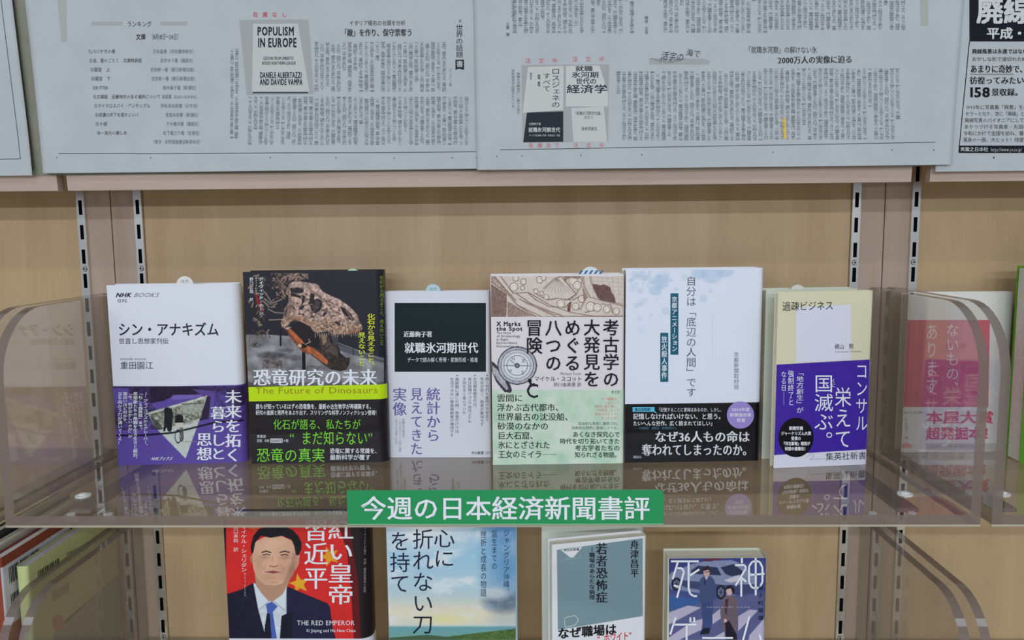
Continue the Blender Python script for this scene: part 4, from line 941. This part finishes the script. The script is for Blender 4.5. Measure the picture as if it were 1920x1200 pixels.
q.line([(390, 300), (430, 285), (480, 300)], 12, (70, 50, 46)); q.line([(575, 300), (620, 285), (670, 300)], 12, (70, 50, 46))
q.line([(400, 322), (440, 316), (470, 322)], 9, (40, 30, 32)); q.line([(585, 326), (620, 318), (655, 324)], 9, (40, 30, 32))
q.poly([(505, 320), (530, 320), (560, 410), (540, 440), (470, 440), (460, 415), (495, 390)], (214, 170, 146), .9); q.line([(465, 435), (510, 445), (555, 432)], 9, (140, 92, 80)); q.line([(500, 330), (492, 390)], 6, (160, 118, 100))
q.poly([(425, 495), (500, 482), (575, 500), (500, 515)], (158, 84, 84)); q.line([(425, 498), (500, 500), (580, 500)], 6, (100, 54, 58)); q.line([(440, 400), (410, 470)], 5, (168, 126, 108)); q.line([(580, 410), (610, 480)], 5, (168, 126, 108)); q.line([(480, 600), (560, 610)], 5, (176, 132, 112))
q.place(b, name='portrait_print', coat=.5)
b.v('紅い皇帝', 616, 974, 662, 1133, WHT, 'm', off=.0003); b.v('習近平', 571, 972, 614, 1104, WHT, 'm', off=.0003)
b.v('マイケル・シェリダン', 452, 984, 463, 1072, WHT, 'r', off=.0003); b.v('田口未和　訳', 438, 984, 447, 1034, WHT, 'r', off=.0003); b.v('Michael Sheridan', 457, 1074, 462, 1118, WHT, 'l', off=.0003, res=1)
b.h('THE RED EMPEROR', 557, 1163, 665, 1172, WHT, 'r', off=.0003); b.h('Xi Jinping and His New China', 574, 1179, 667, 1185, WHT, 'l', off=.0003)
b.v('ジャーナリストが迫る　中国・最高指導者の実像', 681, 984, 685, 1112, (150, 150, 150), 'l', off=.0003, res=1)
k = b.band(560, 1197, (210, 214, 230)); b.finish()

b = low('book', 727, 970, -.125, -.125, .2010, .018, .004, (176, 206, 228), 'book with a pale blue sky and sea cover and a dark vertical title')
q = Pic(728, 964, 967, 1200); q.grad([(964, (170, 192, 220)), (1040, (150, 194, 226)), (1110, (178, 204, 220)), (1150, (228, 218, 196)), (1172, (204, 212, 208)), (1176, (104, 160, 176)), (1200, (110, 160, 150))])
n1 = vnoise(q.X/46, q.Y/17, 12); n2 = vnoise(q.X/9, q.Y/6, 3); cl = np.clip((n1*.75+n2*.25-.47)*4, 0, 1)*(q.Y < 1170)
q.fill(cl, (222, 228, 238), .75); q.ell(800, 990, 110, 70, (226, 232, 240), .8, soft=.9); q.ell(950, 1060, 60, 140, (52, 110, 176), .55, soft=.9); q.ell(940, 975, 60, 50, (40, 110, 180), .6, soft=.9)
q.ell(945, 1128, 50, 26, (96, 116, 140), .8, soft=.6, tex=.2, ts=6); q.ell(930, 1112, 34, 16, (196, 206, 218), .8, soft=.6); q.ell(840, 1160, 70, 14, (244, 222, 168), .8, soft=.8); q.poly([(850, 1192), (900, 1186), (968, 1178), (968, 1200), (800, 1200)], (76, 106, 60), tex=.3); q.poly([(728, 1196), (800, 1190), (860, 1196), (860, 1200), (728, 1200)], (70, 96, 70))
q.place(b, name='sky_print', coat=.3)
NV = (30, 34, 62)
b.v('心に', 814, 992, 852, 1064, NV, 'r', off=.0003); b.v('折れない刀', 774, 992, 812, 1188, NV, 'r', off=.0003); b.v('を持て', 732, 996, 768, 1112, NV, 'r', off=.0003)
b.v('ジャングリア沖縄、', 944, 993, 955, 1115, (40, 60, 96), 'r', off=.0003); b.v('誕生までの', 922, 994, 932, 1068, (40, 60, 96), 'r', off=.0003); b.v('挫折と成長の物語', 901, 994, 912, 1118, (40, 60, 96), 'r', off=.0003)
b.finish()

bk = low('book', 1017, 1206, -.108, -.104, .1850, .016, .006, (206, 212, 210), 'pale book standing just behind the book with a blue-grey square', rough=.5)
b = low('book', 1035, 1212, -.160, -.136, .1830, .016, .004, (216, 220, 232), 'small white paperback with a blue-grey square and a vertical title')
b.poly([(1044, 1031), (1205, 1009), (1205, 1155), (1046, 1181)], (118, 144, 158), name='colour_square')
b.poly([(1051, 1031), (1092, 1025), (1075, 1045), (1069, 1045)], (216, 220, 232), .0002); b.h('祥伝社新書', 1057, 1029, 1086, 1034, (50, 60, 80), 'b', sl=-2, off=.0003)
b.v('若者恐怖症', 1118, 1018, 1138, 1130, (34, 38, 50), 'mb', off=.0003); b.v('─職場のあらたな病理', 1105, 1026, 1115, 1124, (34, 38, 50), 'mb', off=.0003); b.v('舟津昌平', 1182, 1013, 1197, 1082, (34, 38, 50), 'mb', off=.0003)
b.h('この時代にとって', 1052, 1048, 1090, 1051, (180, 196, 204), 'l', sl=-4, res=1); b.line([(1058, 1160), (1062, 1157), (1078, 1154), (1085, 1162), (1078, 1172), (1060, 1176), (1058, 1162)], 1.1, (200, 212, 218))
b.h('なぜ職場は', 1046, 1178, 1155, 1198, (26, 28, 36), 'h', sl=-9, off=.0003); b.h('“ホワイト”', 1120, 1190, 1190, 1206, (196, 50, 60), 'b', sl=-8, off=.0003)
b.finish()

b = low('book', 1252, 1438, -.135, -.133, .1580, .026, .005, (196, 206, 196), 'small paperback with an illustrated cover of two people on a crossing')
q = Pic(1254, 1046, 1437, 1200, (66, 78, 138)); q.frame(1240, 1020, 6.665)
q.poly([(70, 160), (520, 160), (760, 190), (1310, 120), (1310, 200), (900, 240), (400, 300), (80, 360)], (58, 62, 126)); q.poly([(70, 620), (480, 700), (760, 680), (1310, 600), (1310, 1210), (70, 1210)], (86, 92, 140))
q.poly([(70, 640), (480, 690), (480, 740), (300, 790), (70, 830)], (56, 92, 156)); q.poly([(80, 400), (130, 350), (380, 250), (560, 210), (880, 200), (960, 230), (1100, 340), (1200, 400), (1180, 560), (1000, 640), (700, 640), (120, 560)], (124, 134, 172), tex=.06)
q.poly([(370, 330), (460, 270), (700, 290), (750, 390), (380, 370)], (46, 52, 84)); q.poly([(740, 290), (900, 250), (1010, 330), (1020, 380), (870, 400), (800, 370)], (46, 52, 84)); q.poly([(780, 450), (980, 380), (960, 460), (860, 480)], (190, 186, 206)); q.poly([(530, 190), (720, 170), (760, 190), (620, 215), (540, 215)], (96, 44, 70))
q.poly([(120, 440), (500, 470), (760, 510), (1180, 500), (1180, 600), (980, 640), (700, 610), (300, 540)], (62, 70, 112))
for cx, cy, rx, ry in ((190, 500, 66, 84), (745, 600, 64, 90)): q.ell(cx, cy, rx, ry, (34, 36, 60)); q.ell(cx, cy, rx*.62, ry*.66, (110, 118, 150)); [q.line([(cx, cy), (cx+rx*.6*math.cos(a), cy+ry*.6*math.sin(a))], 9, (44, 48, 76)) for a in (0, 1.05, 2.1, 3.14, 4.2, 5.2)]
for pts in ([(75, 860), (330, 765), (500, 790), (75, 1015)], [(640, 880), (730, 810), (790, 790), (740, 930), (640, 1000)], [(960, 900), (1100, 815), (1210, 825), (960, 1090)], [(75, 1180), (400, 960), (520, 930), (500, 1070), (200, 1210), (75, 1210)], [(680, 1150), (790, 1090), (790, 1180), (600, 1190)], [(1100, 1140), (1290, 920), (1310, 1210), (1090, 1210)]): q.poly(pts, (176, 172, 202))
q.poly([(480, 440), (540, 390), (620, 400), (665, 450), (690, 620), (650, 720), (560, 740), (480, 730)], (66, 78, 122)); q.poly([(500, 730), (650, 710), (625, 1060), (520, 1060)], (58, 74, 126)); q.poly([(520, 1050), (612, 1050), (600, 1120), (480, 1130)], (28, 30, 54))
q.ell(566, 350, 40, 58, (190, 158, 158)); q.poly([(515, 330), (530, 285), (590, 270), (615, 310), (605, 350), (590, 320), (530, 335)], (48, 34, 50)); q.poly([(530, 410), (590, 405), (560, 450)], (188, 186, 206)); q.line([(545, 425), (540, 500)], 16, (34, 34, 56)); q.line([(540, 350), (600, 345)], 7, (60, 44, 60))
q.poly([(770, 670), (830, 640), (900, 640), (950, 690), (950, 900), (940, 1120), (840, 1130), (760, 1080), (735, 840)], (104, 92, 106)); q.poly([(795, 960), (850, 960), (940, 1130), (950, 1210), (810, 1210)], (34, 30, 46)); q.poly([(800, 690), (840, 680), (815, 880), (795, 860)], (70, 44, 66))
q.ell(850, 585, 40, 52, (196, 168, 172)); q.poly([(800, 580), (815, 525), (880, 515), (915, 560), (910, 620), (885, 600), (870, 550), (820, 560)], (32, 26, 44)); q.ell(800, 955, 20, 24, (200, 172, 172))
q.place(b, name='illustration', coat=.3)
LWt = (226, 230, 242)
def strokes(L, wd=24):
    for pts in L: b.line([(1240+x/6.665, 1020+y/6.665) for x, y in pts], wd/6.665, LWt, off=.0003, name='title_stroke')
strokes([[(120, 215), (468, 215)], [(205, 225), (140, 440)], [(190, 300), (255, 300), (282, 345), (195, 670)], [(155, 515), (215, 535)], [(340, 220), (340, 560), (360, 620), (400, 648), (445, 650)], [(345, 400), (475, 315)],
         [(1005, 175), (1005, 240)], [(920, 265), (1040, 262), (1058, 300), (925, 520)], [(998, 440), (998, 655)], [(1000, 420), (1060, 470)], [(1095, 280), (1130, 225), (1180, 205), (1230, 225), (1262, 290), (1262, 470), (1235, 530), (1180, 560), (1125, 535), (1095, 470), (1095, 280)], [(1178, 160), (1178, 640)], [(1110, 385), (1290, 370)],
         [(178, 915), (110, 1130)], [(150, 1005), (435, 1005)], [(315, 1010), (315, 1200)], [(362, 915), (362, 975)], [(410, 915), (410, 975)], [(510, 1172), (895, 1172)], [(1100, 900), (1020, 1200)], [(1225, 1130), (1245, 1200)]])
for i, ch in enumerate('藤子町玻璃'): b.h(ch, 1421.5, 1098+i*14, 1430.5, 1106.5+i*14, (30, 34, 60), 'b', off=.0003)
b.h('S H I N I G A M I   G A M E', 1325, 1137, 1405, 1139.5, (190, 192, 214), 'l', off=.0003); b.finish()

# ---------------------------------------------------------------- books on the left neighbouring shelf, back covers showing
def side(X, pf, yback, ztop_px, H, T, r, jc, label, **k):
    a = at(*pf, X=X)
    P = book('book', (X, a[1]), (X, yback), a[2]-H, H, T, r, jc, label, group='books showing their back covers at lower left', spine='L', **k); return P
b = side(-.4665, (50, 1062), -.0050, None, .1645, .012, .004, (188, 200, 148), 'yellow-green book at lower left showing its back cover with a small red apple', pages=(196, 196, 214))
b.poly([(104, 1178), (110, 1180), (226, 1075), (229, 1186), (215, 1220), (90, 1240)], (130, 150, 150), name='blue_grey_panel')
b.disc(109, 1167, 11, (186, 76, 62), ry=14); b.rect(100, 1095, 134, 1125, (112, 106, 70), name='price_box', sl=-8) if False else None
for i in range(13):
    x = 71+i*3.2; b.poly([(x, 1071-i*2.05), (x+1.5+(i % 3)*.5, 1070-i*2.05), (x+1.9+(i % 3)*.5, 1086-i*2.05), (x+.4, 1087-i*2.05)], (50, 50, 40), name='bar_code', one=True)
for i in range(8): b.poly([(98+i*4, 1109-i*2.3), (100.6+i*4, 1107.6-i*2.3), (101+i*4, 1126-i*2.3), (98.4+i*4, 1127.6-i*2.3)], (106, 100, 66), name='bar_code', one=True)
b.h('ISBN978-4-00-022987-1', 124, 1037, 174, 1042, (70, 72, 54), 'r', sl=-26, res=1)
for i in range(7): b.h('この本を読む人のための小さな手引きとして', 112+i*2, 1180+i*9, 218, 1186+i*9, (74, 92, 96), 'r', sl=-56, res=1)
b.finish()
b = side(-.4815, (1, 1047), -.03, None, .170, .0125, .003, (134, 66, 50), 'red-brown book at lower left showing a white label with barcodes', pages=(206, 206, 214))
u0, v0 = b.px(1, 1047)
b.patch([(.0005, .160), (.118, .160), (.118, .098), (.0005, .098)], (196, 198, 214), .0001, 'label_panel')
for i in range(22):
    x = .010+i*.0023; 
    if i in (7, 14): continue
    b.put(np.array([(x, .139), (x+.0011+(i % 3)*.0003, .139), (x+.0011+(i % 3)*.0003, .156), (x, .156)]), np.array([(0, 1, 2), (0, 2, 3)]), (40, 40, 50), .0002, 'bar_code', True)
    b.put(np.array([(x, .112), (x+.0011+(i % 3)*.0003, .112), (x+.0011+(i % 3)*.0003, .128), (x, .128)]), np.array([(0, 1, 2), (0, 2, 3)]), (40, 40, 50), .0002, 'bar_code', True)
b.finish()
b = side(-.498, (-30, 1040), -.02, None, .178, .010, .003, (196, 198, 194), 'white book at lower left edge behind the red-brown one', pages=(206, 206, 200)); b.finish()
b = side(-.5115, (-30, 1012), -.02, None, .186, .012, .003, (60, 64, 70), 'dark grey book at lower left edge, farthest from the acrylic panel', pages=(206, 206, 196)); b.finish()

# ---------------------------------------------------------------- the green sign on the front edge
A = at(652, 984, Y=-.2362); B_ = at(1244, 984, Y=-.2362); Cc = at(652, 920, Y=-.2362)
L = B_[0]-A[0]; H = Cc[2]-A[2]
t = thing('shelf_sign', (A[0], -.2346, A[2]), 0, 'green strip sign with white lettering on the front edge of the acrylic shelf', 'sign')
c = .004
pts = [(0, 0), (L, 0), (L, H-c), (L-c*.3, H-c*.3), (L-c, H), (0, H)]
MB().prism(pts, 1, -.0014, 0).build('plate', mat((8, 140, 84), .3, .4, coat=.6), t)
MB().box(.0, L, -.0016, -.0014, .0, .0008).build('clear_sleeve_edge', mat((120, 190, 150), .2, .5), t)
o = np.array([A[0], -.236, A[2]])
def spx(x, y):
    q = at(x, y, Y=-.236); return (q[0]-A[0], q[2]-A[2])
P = Paper(t, spx, lambda u, v, off: np.stack([u, 0*u-.0014-off, v], -1), .3, .6)
P.h('今週の日本経済新聞書評', 678, 931, 1217, 974, (232, 240, 242), 'b', off=.0003); P.finish()
bpy.data.objects.remove(_to); bpy.data.curves.remove(_cur); bpy.data.scenes.remove(_ts)
